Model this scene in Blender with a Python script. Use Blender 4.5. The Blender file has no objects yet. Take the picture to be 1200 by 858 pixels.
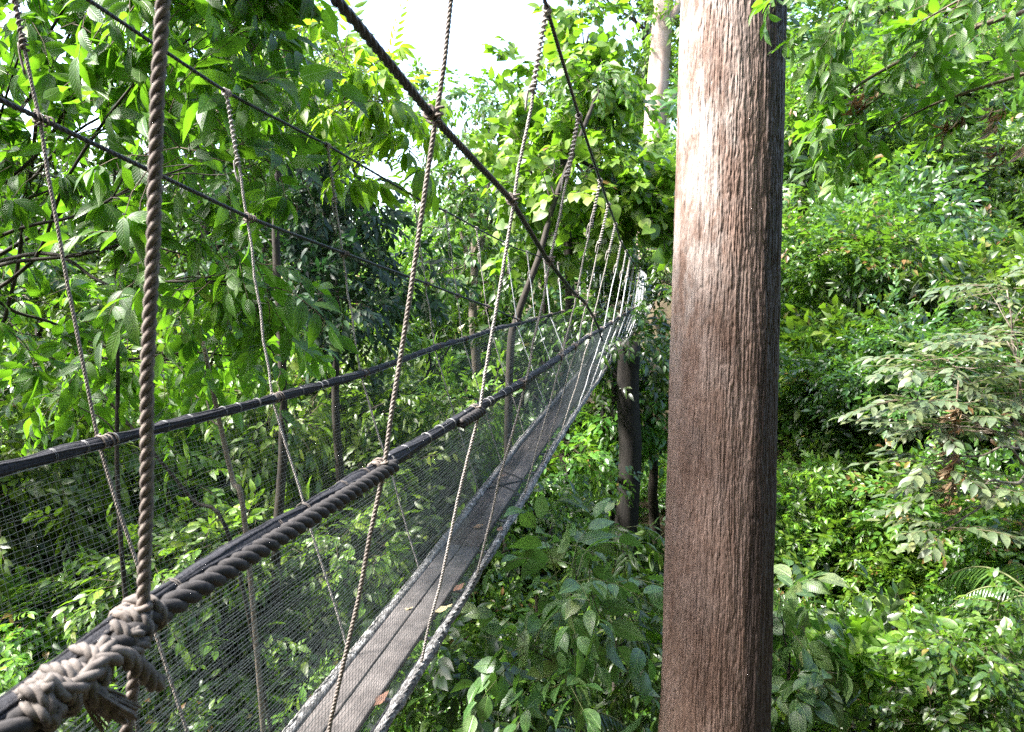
import bpy, math, random
import numpy as np
from mathutils import Vector

SEED = 11
rng = np.random.default_rng(SEED)
random.seed(SEED)
scene = bpy.context.scene
COL = scene.collection
R_ = math.radians

# ------------------------------------------------------------------ camera frame
CZ = 8.0                                   # eye height above the lowest ground
PITCH = R_(6.0)
FPX, IW, IH = 900.0, 1200.0, 858.0
YAW = R_(12.6)                             # heading of the bridge, right of the view axis
U = np.array([math.sin(YAW), math.cos(YAW), 0.0])
NL = np.array([-math.cos(YAW), math.sin(YAW), 0.0])


def P(px, py, depth):
    """A point of the place seen in the direction (px, py), `depth` metres in front of the eye."""
    x = (px - IW / 2) / FPX
    y = -(py - IH / 2) / FPX
    d = np.array([x, math.cos(PITCH) + y * math.sin(PITCH), -math.sin(PITCH) + y * math.cos(PITCH)])
    d = d * depth
    d[2] += CZ
    return d


def BR(t, lat, z):
    """Bridge coordinates: t along it, lat to its left, z above eye height."""
    p = U * t + NL * lat
    return np.array([p[0], p[1], z + CZ])


# ------------------------------------------------------------------ mesh accumulator
class Geo:
    def __init__(s):
        s.v = []; s.loops = []; s.tot = []; s.mi = []; s.dat = []; s.n = 0

    def add(s, verts, loops, tot, mi=0, dat=None):
        verts = np.asarray(verts, float).reshape(-1, 3)
        s.v.append(verts)
        s.loops.append(np.asarray(loops, np.int64).ravel() + s.n)
        tot = np.asarray(tot, np.int64).ravel()
        s.tot.append(tot)
        s.mi.append(np.broadcast_to(np.asarray(mi, np.int64), tot.shape).copy())
        s.dat.append(np.zeros((len(verts), 4)) if dat is None else np.asarray(dat, float))
        s.n += len(verts)

    def mesh(s, name, mats, smooth=True):
        me = bpy.data.meshes.new(name)
        v = np.concatenate(s.v).astype(np.float32)
        lo = np.concatenate(s.loops).astype(np.int32)
        to = np.concatenate(s.tot).astype(np.int32)
        mi = np.concatenate(s.mi).astype(np.int32)
        me.vertices.add(len(v)); me.vertices.foreach_set('co', v.ravel())
        me.loops.add(len(lo)); me.loops.foreach_set('vertex_index', lo)
        me.polygons.add(len(to))
        me.polygons.foreach_set('loop_start', np.concatenate([[0], np.cumsum(to)[:-1]]).astype(np.int32))
        me.polygons.foreach_set('material_index', mi)
        if smooth:
            me.polygons.foreach_set('use_smooth', np.ones(len(to), bool))
        at = me.attributes.new('leafdat', 'FLOAT_COLOR', 'POINT')
        at.data.foreach_set('color', np.concatenate(s.dat).astype(np.float32).ravel())
        for m in (mats if isinstance(mats, (list, tuple)) else [mats]):
            me.materials.append(m)
        me.update(calc_edges=True)
        return me

    def obj(s, name, mats, parent=None, smooth=True):
        o = bpy.data.objects.new(name, s.mesh(name, mats, smooth))
        COL.objects.link(o)
        if parent is not None:
            o.parent = parent
            o.matrix_parent_inverse = MatInv(parent)
        return o


def MatInv(parent):
    from mathutils import Matrix
    return Matrix.Translation(parent.location).inverted()


def thing(name, label, cat, loc=(0, 0, 0), group=None):
    o = bpy.data.objects.new(name, None)
    COL.objects.link(o)
    o.location = Vector([float(c) for c in loc])
    o.empty_display_size = 0.2
    tag(o, label, cat, group)
    return o


def tag(o, label=None, cat=None, group=None, kind=None):
    if label: o['label'] = label
    if cat: o['category'] = cat
    if group: o['group'] = group
    if kind: o['kind'] = kind
    return o


def nrm(a):
    a = np.asarray(a, float)
    return a / np.maximum(np.linalg.norm(a, axis=-1, keepdims=True), 1e-9)


def resample(pts, step):
    pts = np.asarray(pts, float)
    d = np.concatenate([[0], np.cumsum(np.linalg.norm(np.diff(pts, axis=0), axis=1))])
    n = max(2, int(d[-1] / step) + 1)
    s = np.linspace(0, d[-1], n)
    return np.stack([np.interp(s, d, pts[:, k]) for k in range(3)], 1), s


def spline(pts, n=8):
    """Catmull-Rom through the points."""
    p = np.asarray(pts, float)
    if len(p) < 3:
        return p
    q = np.vstack([2 * p[0] - p[1], p, 2 * p[-1] - p[-2]])
    out = []
    for i in range(1, len(q) - 2):
        for k in range(n):
            t = k / n
            out.append(0.5 * ((2 * q[i]) + (-q[i - 1] + q[i + 1]) * t + (2 * q[i - 1] - 5 * q[i] + 4 * q[i + 1] - q[i + 2]) * t * t
                              + (-q[i - 1] + 3 * q[i] - 3 * q[i + 1] + q[i + 2]) * t ** 3))
    out.append(p[-1])
    return np.array(out)


def frames(pts):
    T = np.gradient(pts, axis=0)
    T = nrm(T)
    a = np.array([0, 0, 1.0]) if abs(T[0, 2]) < 0.9 else np.array([1.0, 0, 0])
    N = np.zeros_like(T)
    n = nrm(a - T[0] * np.dot(a, T[0]))
    for i in range(len(T)):
        n = nrm(n - T[i] * np.dot(n, T[i]))
        N[i] = n
    B = np.cross(T, N)
    return T, N, B


def tube(g, pts, rad, seg=6, mi=0, cap=True, dat=None):
    pts = np.asarray(pts, float)
    n = len(pts)
    rad = np.broadcast_to(np.asarray(rad, float), (n,))
    T, N, B = frames(pts)
    a = np.linspace(0, 2 * math.pi, seg, endpoint=False)
    V = pts[:, None, :] + rad[:, None, None] * (np.cos(a)[None, :, None] * N[:, None, :] + np.sin(a)[None, :, None] * B[:, None, :])
    i = np.arange(n - 1)[:, None] * seg
    j = np.arange(seg)[None, :]
    jn = (j + 1) % seg
    q = np.stack([i + j, i + jn, i + seg + jn, i + seg + j], -1).reshape(-1, 4)
    loops = q.ravel(); tot = np.full(len(q), 4)
    if cap:
        loops = np.concatenate([loops, np.arange(seg)[::-1], (n - 1) * seg + np.arange(seg)])
        tot = np.concatenate([tot, [seg, seg]])
    d = None
    if dat is not None:
        d = np.zeros((n * seg, 4)); d[:, 0] = dat
    g.add(V.reshape(-1, 3), loops, tot, mi, d)


def twisted(g, pts, r, pitch=None, strands=3, seg=6, per=9, mi=0, phase=0.0):
    """A laid rope: three strands winding round each other."""
    pitch = pitch or r * 6.5
    p, s = resample(pts, pitch / per)
    T, N, B = frames(p)
    for k in range(strands):
        a = phase + 2 * math.pi * (s / pitch + k / strands)
        q = p + (r * 0.48) * (np.cos(a)[:, None] * N + np.sin(a)[:, None] * B)
        tube(g, q, r * 0.56, seg, mi)


def coil(g, pts, r, wire, turns, seg=6, per=12, mi=0, jitter=0.0):
    """A cord wound `turns` times round a line."""
    p, s = resample(pts, max(1e-4, np.linalg.norm(np.diff(np.asarray(pts, float), axis=0), axis=1).sum() / (turns * per)))
    T, N, B = frames(p)
    a = 2 * math.pi * turns * s / s[-1]
    rr = r + jitter * np.sin(a * 0.37 + 1.3)
    q = p + rr[:, None] * (np.cos(a)[:, None] * N + np.sin(a)[:, None] * B)
    tube(g, q, wire, seg, mi)


def box(g, c, ax, ay, az, mi=0):
    """A box from its centre and three half-axis vectors, edges a little chamfered."""
    c, ax, ay, az = (np.asarray(q, float) for q in (c, ax, ay, az))
    e = 0.88
    vs = []
    for sx in (-1, 1):
        for (sy, sz) in ((-1, -e), (-e, -1), (e, -1), (1, -e), (1, e), (e, 1), (-e, 1), (-1, e)):
            vs.append(c + sx * ax + sy * ay + sz * az)
    q = []
    for k in range(8):
        q += [k, (k + 1) % 8, 8 + (k + 1) % 8, 8 + k]
    g.add(vs, q + list(range(8))[::-1] + list(range(8, 16)), [4] * 8 + [8, 8], mi)


# ------------------------------------------------------------------ noise
def vnoise(x, y, seed=0, perx=None):
    xi = np.floor(x).astype(np.int64); yi = np.floor(y).astype(np.int64)
    fx = x - xi; fy = y - yi
    fx = fx * fx * (3 - 2 * fx); fy = fy * fy * (3 - 2 * fy)

    def h(a, b):
        if perx: a = np.mod(a, perx)
        n = (a * 374761393 + b * 668265263 + seed * 2147483647) & 0xFFFFFFFF
        n = ((n ^ (n >> 13)) * 1274126177) & 0xFFFFFFFF
        n = n ^ (n >> 16)
        return (n & 0xFFFF) / 65535.0
    return (h(xi, yi) * (1 - fx) + h(xi + 1, yi) * fx) * (1 - fy) + (h(xi, yi + 1) * (1 - fx) + h(xi + 1, yi + 1) * fx) * fy


def sstep(a, b, x):
    t = np.clip((np.asarray(x, float) - a) / (b - a), 0, 1)
    return t * t * (3 - 2 * t)


# ------------------------------------------------------------------ materials
def new_mat(name):
    m = bpy.data.materials.new(name)
    m.use_nodes = True
    nt = m.node_tree
    nt.nodes.clear()
    out = nt.nodes.new('ShaderNodeOutputMaterial')
    return m, nt, out


def nd(nt, kind, **kw):
    n = nt.nodes.new(kind)
    for k, v in kw.items():
        if k.startswith('i_'):
            n.inputs[k[2:].replace('_', ' ')].default_value = v
        else:
            setattr(n, k, v)
    return n


def ramp(nt, src, stops):
    r = nt.nodes.new('ShaderNodeValToRGB')
    els = r.color_ramp.elements
    while len(els) < len(stops): els.new(0.5)
    for e, (p, c) in zip(els, stops):
        e.position = p
        e.color = (c[0], c[1], c[2], 1) if len(c) == 3 else c
    nt.links.new(src, r.inputs[0])
    return r


def leaf_mat(name, cols, trans=(0.14, 0.30, 0.02), tfac=0.32, rough=0.4, veins=False, under=0.22, spec=0.6, vary=0.25, spent=True, mottle=26.0):
    m, nt, out = new_mat(name)
    L = nt.links.new
    at = nd(nt, 'ShaderNodeAttribute', attribute_name='leafdat')
    sep = nd(nt, 'ShaderNodeSeparateColor'); L(at.outputs['Color'], sep.inputs[0])
    n = len(cols)
    stops = [(.94 * i / (n - 1), c) for i, c in enumerate(cols)]
    if spent: stops += [(.965, (0.20, 0.17, 0.03)), (.985, (0.13, 0.07, 0.025))]
    rp = ramp(nt, sep.outputs[0], stops)
    tcn = nd(nt, 'ShaderNodeTexCoord'); nzm = nd(nt, 'ShaderNodeTexNoise', i_Scale=mottle, i_Detail=3); L(tcn.outputs['Object'], nzm.inputs[0])
    rpm = ramp(nt, nzm.outputs[0], [(.3, (.62, .62, .62)), (.7, (1.3, 1.3, 1.25))])
    mxm = nd(nt, 'ShaderNodeMix', data_type='RGBA', blend_type='MULTIPLY'); mxm.inputs[0].default_value = 1; L(rp.outputs[0], mxm.inputs[6]); L(rpm.outputs[0], mxm.inputs[7])
    oi = nd(nt, 'ShaderNodeObjectInfo')
    mr = nd(nt, 'ShaderNodeMapRange'); mr.inputs[3].default_value = 1 - vary; mr.inputs[4].default_value = 1 + vary
    L(oi.outputs['Random'], mr.inputs[0])
    hs = nd(nt, 'ShaderNodeHueSaturation'); L(mxm.outputs[2], hs.inputs['Color']); L(mr.outputs[0], hs.inputs['Value'])
    mh = nd(nt, 'ShaderNodeMapRange'); mh.inputs[3].default_value = 0.485; mh.inputs[4].default_value = 0.515
    L(oi.outputs['Random'], mh.inputs[0]); L(mh.outputs[0], hs.inputs['Hue'])
    col = hs.outputs[0]
    bump = None
    if veins:
        # leafdat: G = along the leaf, B = across it (0.5 on the midrib)
        ab = nd(nt, 'ShaderNodeMath', operation='SUBTRACT'); L(sep.outputs[2], ab.inputs[0]); ab.inputs[1].default_value = 0.5
        ab2 = nd(nt, 'ShaderNodeMath', operation='ABSOLUTE'); L(ab.outputs[0], ab2.inputs[0])
        k1 = nd(nt, 'ShaderNodeMath', operation='MULTIPLY'); L(sep.outputs[1], k1.inputs[0]); k1.inputs[1].default_value = 11.0
        k2 = nd(nt, 'ShaderNodeMath', operation='MULTIPLY_ADD'); L(ab2.outputs[0], k2.inputs[0]); k2.inputs[1].default_value = -5.5; L(k1.outputs[0], k2.inputs[2])
        fr = nd(nt, 'ShaderNodeMath', operation='PINGPONG'); L(k2.outputs[0], fr.inputs[0]); fr.inputs[1].default_value = 0.5
        vein = nd(nt, 'ShaderNodeMapRange'); L(fr.outputs[0], vein.inputs[0]); vein.inputs[1].default_value = 0.0; vein.inputs[2].default_value = 0.13
        vein.inputs[3].default_value = 1; vein.inputs[4].default_value = 0
        mid = nd(nt, 'ShaderNodeMapRange'); L(ab2.outputs[0], mid.inputs[0]); mid.inputs[1].default_value = 0.012; mid.inputs[2].default_value = 0.05
        mid.inputs[3].default_value = 1; mid.inputs[4].default_value = 0
        mx = nd(nt, 'ShaderNodeMath', operation='MAXIMUM'); L(vein.outputs[0], mx.inputs[0]); L(mid.outputs[0], mx.inputs[1])
        mk = nd(nt, 'ShaderNodeMath', operation='MULTIPLY'); L(mx.outputs[0], mk.inputs[0]); mk.inputs[1].default_value = 0.35
        mixv = nd(nt, 'ShaderNodeMix', data_type='RGBA'); L(mk.outputs[0], mixv.inputs[0]); L(col, mixv.inputs[6])
        mixv.inputs[7].default_value = (0.22, 0.32, 0.09, 1)
        col = mixv.outputs[2]
        bump = nd(nt, 'ShaderNodeBump', i_Strength=0.5, i_Distance=0.004)
        inv = nd(nt, 'ShaderNodeMath', operation='SUBTRACT'); inv.inputs[0].default_value = 1; L(mx.outputs[0], inv.inputs[1])
        L(inv.outputs[0], bump.inputs['Height'])
    geo = nd(nt, 'ShaderNodeNewGeometry')
    mb = nd(nt, 'ShaderNodeMath', operation='MULTIPLY'); L(geo.outputs['Backfacing'], mb.inputs[0]); mb.inputs[1].default_value = under
    mu = nd(nt, 'ShaderNodeMix', data_type='RGBA'); L(mb.outputs[0], mu.inputs[0]); L(col, mu.inputs[6]); mu.inputs[7].default_value = (0.17, 0.23, 0.11, 1)
    pb = nd(nt, 'ShaderNodeBsdfPrincipled', i_Roughness=rough)
    pb.inputs['Specular IOR Level'].default_value = spec
    L(mu.outputs[2], pb.inputs['Base Color'])
    if bump: L(bump.outputs[0], pb.inputs['Normal'])
    tr = nd(nt, 'ShaderNodeBsdfTranslucent')
    mt = nd(nt, 'ShaderNodeMix', data_type='RGBA', blend_type='MULTIPLY'); mt.inputs[0].default_value = 1.0
    mt.inputs[6].default_value = (*trans, 1); L(mr.outputs[0], mt.inputs[7])
    L(mt.outputs[2], tr.inputs[0])
    ms = nd(nt, 'ShaderNodeMixShader'); ms.inputs[0].default_value = tfac
    L(pb.outputs[0], ms.inputs[1]); L(tr.outputs[0], ms.inputs[2]); L(ms.outputs[0], out.inputs[0])
    return m


def noise_mat(name, c1, c2, scale=20, rough=0.8, bump=0.3, dist=0.01, stretch=(1, 1, 1), detail=6, c3=None, spec=0.3):
    m, nt, out = new_mat(name)
    L = nt.links.new
    tc = nd(nt, 'ShaderNodeTexCoord')
    mp = nd(nt, 'ShaderNodeMapping'); mp.inputs['Scale'].default_value = stretch
    L(tc.outputs['Object'], mp.inputs[0])
    nz = nd(nt, 'ShaderNodeTexNoise', i_Scale=scale, i_Detail=detail, i_Roughness=0.65); L(mp.outputs[0], nz.inputs[0])
    stops = [(0.3, c1), (0.7, c2)] if c3 is None else [(0.28, c1), (0.5, c2), (0.72, c3)]
    rp = ramp(nt, nz.outputs[0], stops)
    pb = nd(nt, 'ShaderNodeBsdfPrincipled', i_Roughness=rough)
    pb.inputs['Specular IOR Level'].default_value = spec
    L(rp.outputs[0], pb.inputs['Base Color'])
    if bump:
        bp = nd(nt, 'ShaderNodeBump', i_Strength=bump, i_Distance=dist); L(nz.outputs[0], bp.inputs['Height']); L(bp.outputs[0], pb.inputs['Normal'])
    L(pb.outputs[0], out.inputs[0])
    return m


# greens (linear base colours)
G_DEEP = [(0.012, 0.032, 0.007), (0.022, 0.055, 0.009), (0.036, 0.08, 0.011), (0.065, 0.12, 0.016)]
G_MID = [(0.018, 0.050, 0.007), (0.032, 0.082, 0.009), (0.052, 0.115, 0.012), (0.105, 0.17, 0.018)]
G_BRIGHT = [(0.036, 0.09, 0.008), (0.063, 0.135, 0.010), (0.098, 0.18, 0.014), (0.165, 0.24, 0.022)]
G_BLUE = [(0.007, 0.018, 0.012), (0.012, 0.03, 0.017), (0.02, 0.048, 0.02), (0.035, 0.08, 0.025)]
G_PALE = [(0.03, 0.06, 0.022), (0.05, 0.085, 0.034), (0.085, 0.12, 0.055), (0.10, 0.12, 0.035)]

M = {}
M['big_leaf'] = leaf_mat('big_leaf', G_MID, veins=True, rough=0.42, tfac=0.45, trans=(0.14, 0.34, 0.012), vary=0.1, spec=.5)
M['round_leaf'] = leaf_mat('round_leaf', G_BRIGHT, rough=0.45, tfac=0.45, trans=(0.17, 0.36, 0.015), vary=0.12, spec=.5)
M['frond_leaf'] = leaf_mat('frond_leaf', [(0.06, 0.15, 0.01), (0.10, 0.21, 0.013), (0.14, 0.26, 0.018), (0.2, 0.31, 0.028)], rough=0.5, tfac=0.58, trans=(0.27, 0.50, 0.02), vary=0.1)
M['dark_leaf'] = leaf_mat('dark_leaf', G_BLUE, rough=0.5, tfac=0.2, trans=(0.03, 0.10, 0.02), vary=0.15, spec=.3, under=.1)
M['deep_leaf'] = leaf_mat('deep_leaf', G_DEEP, rough=0.36, tfac=0.3, trans=(0.09, 0.21, 0.015), vary=0.45)
M['mid_leaf'] = leaf_mat('mid_leaf', G_MID, rough=0.38, tfac=0.34, trans=(0.12, 0.26, 0.015), vary=0.45)
M['bright_leaf'] = leaf_mat('bright_leaf', G_BRIGHT, rough=0.42, tfac=0.36, trans=(0.16, 0.31, 0.015), vary=0.45)
M['pale_leaf'] = leaf_mat('pale_leaf', G_PALE, rough=0.5, tfac=0.25, trans=(0.2, 0.28, 0.08), under=0.35, vary=0.1)
M['sapling_leaf'] = leaf_mat('sapling_leaf', [(0.026, 0.07, 0.016), (0.045, 0.105, 0.024), (0.07, 0.135, 0.035), (0.17, 0.20, 0.08)], veins=True, rough=0.4, tfac=0.3, trans=(0.12, 0.28, 0.03), vary=0.1)
M['dead_leaf'] = leaf_mat('dead_leaf', [(0.09, 0.04, 0.022), (0.16, 0.075, 0.04), (0.24, 0.13, 0.07)], rough=0.7, tfac=0.2, trans=(0.25, 0.12, 0.05), under=0.2, spent=False)
M['dry_leaf_pale'] = leaf_mat('dry_leaf_pale', [(0.30, 0.24, 0.13), (0.36, 0.30, 0.17)], rough=0.7, tfac=0.15, trans=(0.3, 0.25, 0.1), under=0.1, spent=False)
M['twig'] = noise_mat('twig', (0.06, 0.045, 0.03), (0.14, 0.11, 0.075), 30)
M['green_twig'] = noise_mat('green_twig', (0.07, 0.09, 0.03), (0.13, 0.14, 0.06), 30)
M['dark_bark'] = noise_mat('dark_bark', (0.012, 0.010, 0.008), (0.045, 0.036, 0.027), 14, bump=0.6, stretch=(1, 1, 0.25))
M['black_bark'] = noise_mat('black_bark', (0.005, 0.0045, 0.004), (0.022, 0.018, 0.015), 14, bump=0.6, stretch=(1, 1, 0.25))
M['grey_bark'] = noise_mat('grey_bark', (0.10, 0.08, 0.06), (0.24, 0.20, 0.16), 12, bump=0.5, stretch=(1, 1, 0.4))
M['pale_bark'] = noise_mat('pale_bark', (0.22, 0.14, 0.11), (0.42, 0.32, 0.27), 3.0, bump=0.4, stretch=(1, 1, 0.35))
M['soil'] = noise_mat('soil', (0.012, 0.010, 0.006), (0.055, 0.04, 0.022), 2.5, rough=0.95, bump=0.8, dist=0.1, c3=(0.03, 0.045, 0.014))
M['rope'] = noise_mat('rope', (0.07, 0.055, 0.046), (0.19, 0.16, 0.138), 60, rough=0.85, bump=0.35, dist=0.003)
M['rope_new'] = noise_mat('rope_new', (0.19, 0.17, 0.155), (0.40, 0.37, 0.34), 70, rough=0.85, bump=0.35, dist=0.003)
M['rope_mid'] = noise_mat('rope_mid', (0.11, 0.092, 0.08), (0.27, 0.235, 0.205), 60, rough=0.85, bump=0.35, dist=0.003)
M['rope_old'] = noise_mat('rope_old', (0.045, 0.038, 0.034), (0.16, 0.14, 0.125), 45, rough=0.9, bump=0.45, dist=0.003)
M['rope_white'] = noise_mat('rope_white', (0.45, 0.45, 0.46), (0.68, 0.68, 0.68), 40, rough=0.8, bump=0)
M['rope_brown'] = noise_mat('rope_brown', (0.010, 0.0095, 0.010), (0.048, 0.043, 0.041), 60, rough=0.85, bump=0.35, dist=0.003)
M['rope_black'] = noise_mat('rope_black', (0.004, 0.004, 0.006), (0.022, 0.022, 0.027), 80, rough=0.75, bump=0.9, dist=0.006)
M['cable'] = noise_mat('cable', (0.010, 0.011, 0.015), (0.03, 0.033, 0.042), 90, rough=0.45, bump=0.3, dist=0.002)
M['net'] = noise_mat('net', (0.03, 0.037, 0.038), (0.075, 0.09, 0.09), 40, rough=0.6, bump=0)
M['plank'] = noise_mat('plank', (0.045, 0.039, 0.037), (0.115, 0.103, 0.097), 9, rough=0.85, bump=0.5, dist=0.006, stretch=(1, 1, 1), detail=12)
M['gathered_net'] = noise_mat('gathered_net', (0.012, 0.012, 0.014), (0.13, 0.125, 0.12), 38, rough=0.85, bump=1.0, dist=0.012, c3=(0.50, 0.49, 0.47), stretch=(1, .6, 1))
M['tie'] = noise_mat('tie', (0.12, 0.12, 0.12), (0.32, 0.32, 0.32), 20, rough=0.5, bump=0)
M['metal'] = noise_mat('metal', (0.12, 0.12, 0.13), (0.25, 0.25, 0.26), 30, rough=0.5, bump=0.1)


def bark_mat():
    m, nt, out = new_mat('tall_tree_bark')
    L = nt.links.new
    tc = nd(nt, 'ShaderNodeTexCoord')
    mp = nd(nt, 'ShaderNodeMapping'); mp.inputs['Scale'].default_value = (1, 1, 0.16)
    L(tc.outputs['Object'], mp.inputs[0])
    n1 = nd(nt, 'ShaderNodeTexNoise', i_Scale=75, i_Detail=8, i_Roughness=0.7); L(mp.outputs[0], n1.inputs[0])
    mp2 = nd(nt, 'ShaderNodeMapping'); mp2.inputs['Scale'].default_value = (1, 1, 0.35); L(tc.outputs['Object'], mp2.inputs[0])
    n2 = nd(nt, 'ShaderNodeTexNoise', i_Scale=5, i_Detail=5, i_Roughness=0.6); L(mp2.outputs[0], n2.inputs[0])
    n3 = nd(nt, 'ShaderNodeTexNoise', i_Scale=120, i_Detail=4); L(mp2.outputs[0], n3.inputs[0])
    r1 = ramp(nt, n1.outputs[0], [(0.3, (0.062, 0.039, 0.030)), (0.52, (0.132, 0.087, 0.067)), (0.75, (0.24, 0.182, 0.154))])
    r2 = ramp(nt, n2.outputs[0], [(0.35, (0.75, 0.68, 0.62)), (0.65, (1.15, 1.12, 1.1))])
    mx = nd(nt, 'ShaderNodeMix', data_type='RGBA', blend_type='MULTIPLY'); mx.inputs[0].default_value = 1
    L(r1.outputs[0], mx.inputs[6]); L(r2.outputs[0], mx.inputs[7])
    pb = nd(nt, 'ShaderNodeBsdfPrincipled', i_Roughness=0.75); pb.inputs['Specular IOR Level'].default_value = 0.35
    at = nd(nt, 'ShaderNodeAttribute', attribute_name='leafdat'); sp = nd(nt, 'ShaderNodeSeparateColor'); L(at.outputs['Color'], sp.inputs[0])
    shade_fac = nd(nt, 'ShaderNodeMath', operation='MULTIPLY'); shade_fac.inputs[1].default_value = .9; L(sp.outputs[0], shade_fac.inputs[0])
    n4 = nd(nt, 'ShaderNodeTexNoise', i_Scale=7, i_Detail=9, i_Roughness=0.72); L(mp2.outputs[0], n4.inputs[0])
    sunlit_fac = nd(nt, 'ShaderNodeMath', operation='MULTIPLY'); L(sp.outputs[1], sunlit_fac.inputs[0]); r4 = ramp(nt, n4.outputs[0], [(.42, (0, 0, 0)), (.6, (1, 1, 1))]); L(r4.outputs[0], sunlit_fac.inputs[1])
    sunlit_mix = nd(nt, 'ShaderNodeMix', data_type='RGBA'); L(sunlit_fac.outputs[0], sunlit_mix.inputs[0]); L(mx.outputs[2], sunlit_mix.inputs[6]); sunlit_mix.inputs[7].default_value = (.40, .375, .35, 1)  # pale sunlit bleaching mixed into the bark colour
    shade_mix = nd(nt, 'ShaderNodeMix', data_type='RGBA'); L(shade_fac.outputs[0], shade_mix.inputs[0]); L(sunlit_mix.outputs[2], shade_mix.inputs[6]); shade_mix.inputs[7].default_value = (.009, .0075, .007, 1)  # dark of the trunk's shadow side mixed into the bark colour
    rg = nd(nt, 'ShaderNodeMapRange'); rg.inputs[3].default_value = .8; rg.inputs[4].default_value = .7; L(sp.outputs[0], rg.inputs[0]); L(rg.outputs[0], pb.inputs['Roughness'])
    L(shade_mix.outputs[2], pb.inputs['Base Color'])
    ad = nd(nt, 'ShaderNodeMath', operation='MULTIPLY_ADD'); L(n3.outputs[0], ad.inputs[0]); ad.inputs[1].default_value = 0.35; L(n1.outputs[0], ad.inputs[2])
    bp = nd(nt, 'ShaderNodeBump', i_Strength=0.7, i_Distance=0.006); L(ad.outputs[0], bp.inputs['Height']); L(bp.outputs[0], pb.inputs['Normal'])
    L(pb.outputs[0], out.inputs[0])
    return m


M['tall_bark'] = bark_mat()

# ------------------------------------------------------------------ leaves and sprays
LEAF = {
    0: ([0, .45, 1], [0, .5, 0]),
    1: ([0, .22, .58, 1], [0, .42, .44, 0]),
    2: ([0, .10, .28, .5, .7, .87, 1], [0, .26, .46, .5, .39, .16, 0]),
    3: ([0, .06, .2, .42, .65, .86, 1], [0, .34, .54, .58, .42, .16, 0]),      # heart-shaped
}


def leaf_template(res, ln, wd, droop, fold, wave=0.0):
    xs, ws = LEAF[res]
    V, D, F = [], [], []
    n = len(xs)
    ids = []
    for i, (x, w) in enumerate(zip(xs, ws)):
        z = -droop * x * x
        row = [len(V)]
        V.append((x * ln, 0, z * ln)); D.append((x, .5))
        if 0 < i < n - 1:
            for sgn in (-1, 1):
                row.append(len(V))
                V.append((x * ln, sgn * w * wd, z * ln + fold * w * wd + wave * ln * math.sin(i * 2.3 + sgn)))
                D.append((x, .5 + sgn * w))
        ids.append(row)
    if n == 3:
        c = ids[1]
        F = [(0, c[1], ids[2][0]), (0, ids[2][0], c[2])]
        # two halves folded along the midrib
        V = [V[0], V[c[1]], V[c[2]], V[ids[2][0]]]; D = [D[0], D[c[1]], D[c[2]], D[ids[2][0]]]
        F = [(0, 1, 3), (0, 3, 2)]
    else:
        for i in range(n - 1):
            a, b = ids[i], ids[i + 1]
            for k in (1, 2):
                if len(a) == 1: f = (a[0], b[k], b[0])
                elif len(b) == 1: f = (a[0], a[k], b[0])
                else: f = (a[0], a[k], b[k], b[0])
                F.append(f if k == 1 else f[::-1])
    return np.array(V), np.array(D), F


def rot_basis(x, up):
    x = nrm(x)
    z = up - x * np.sum(up * x, -1, keepdims=True)
    z = nrm(z)
    y = np.cross(z, x)
    return np.stack([x, y, z], -1)            # columns


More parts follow.
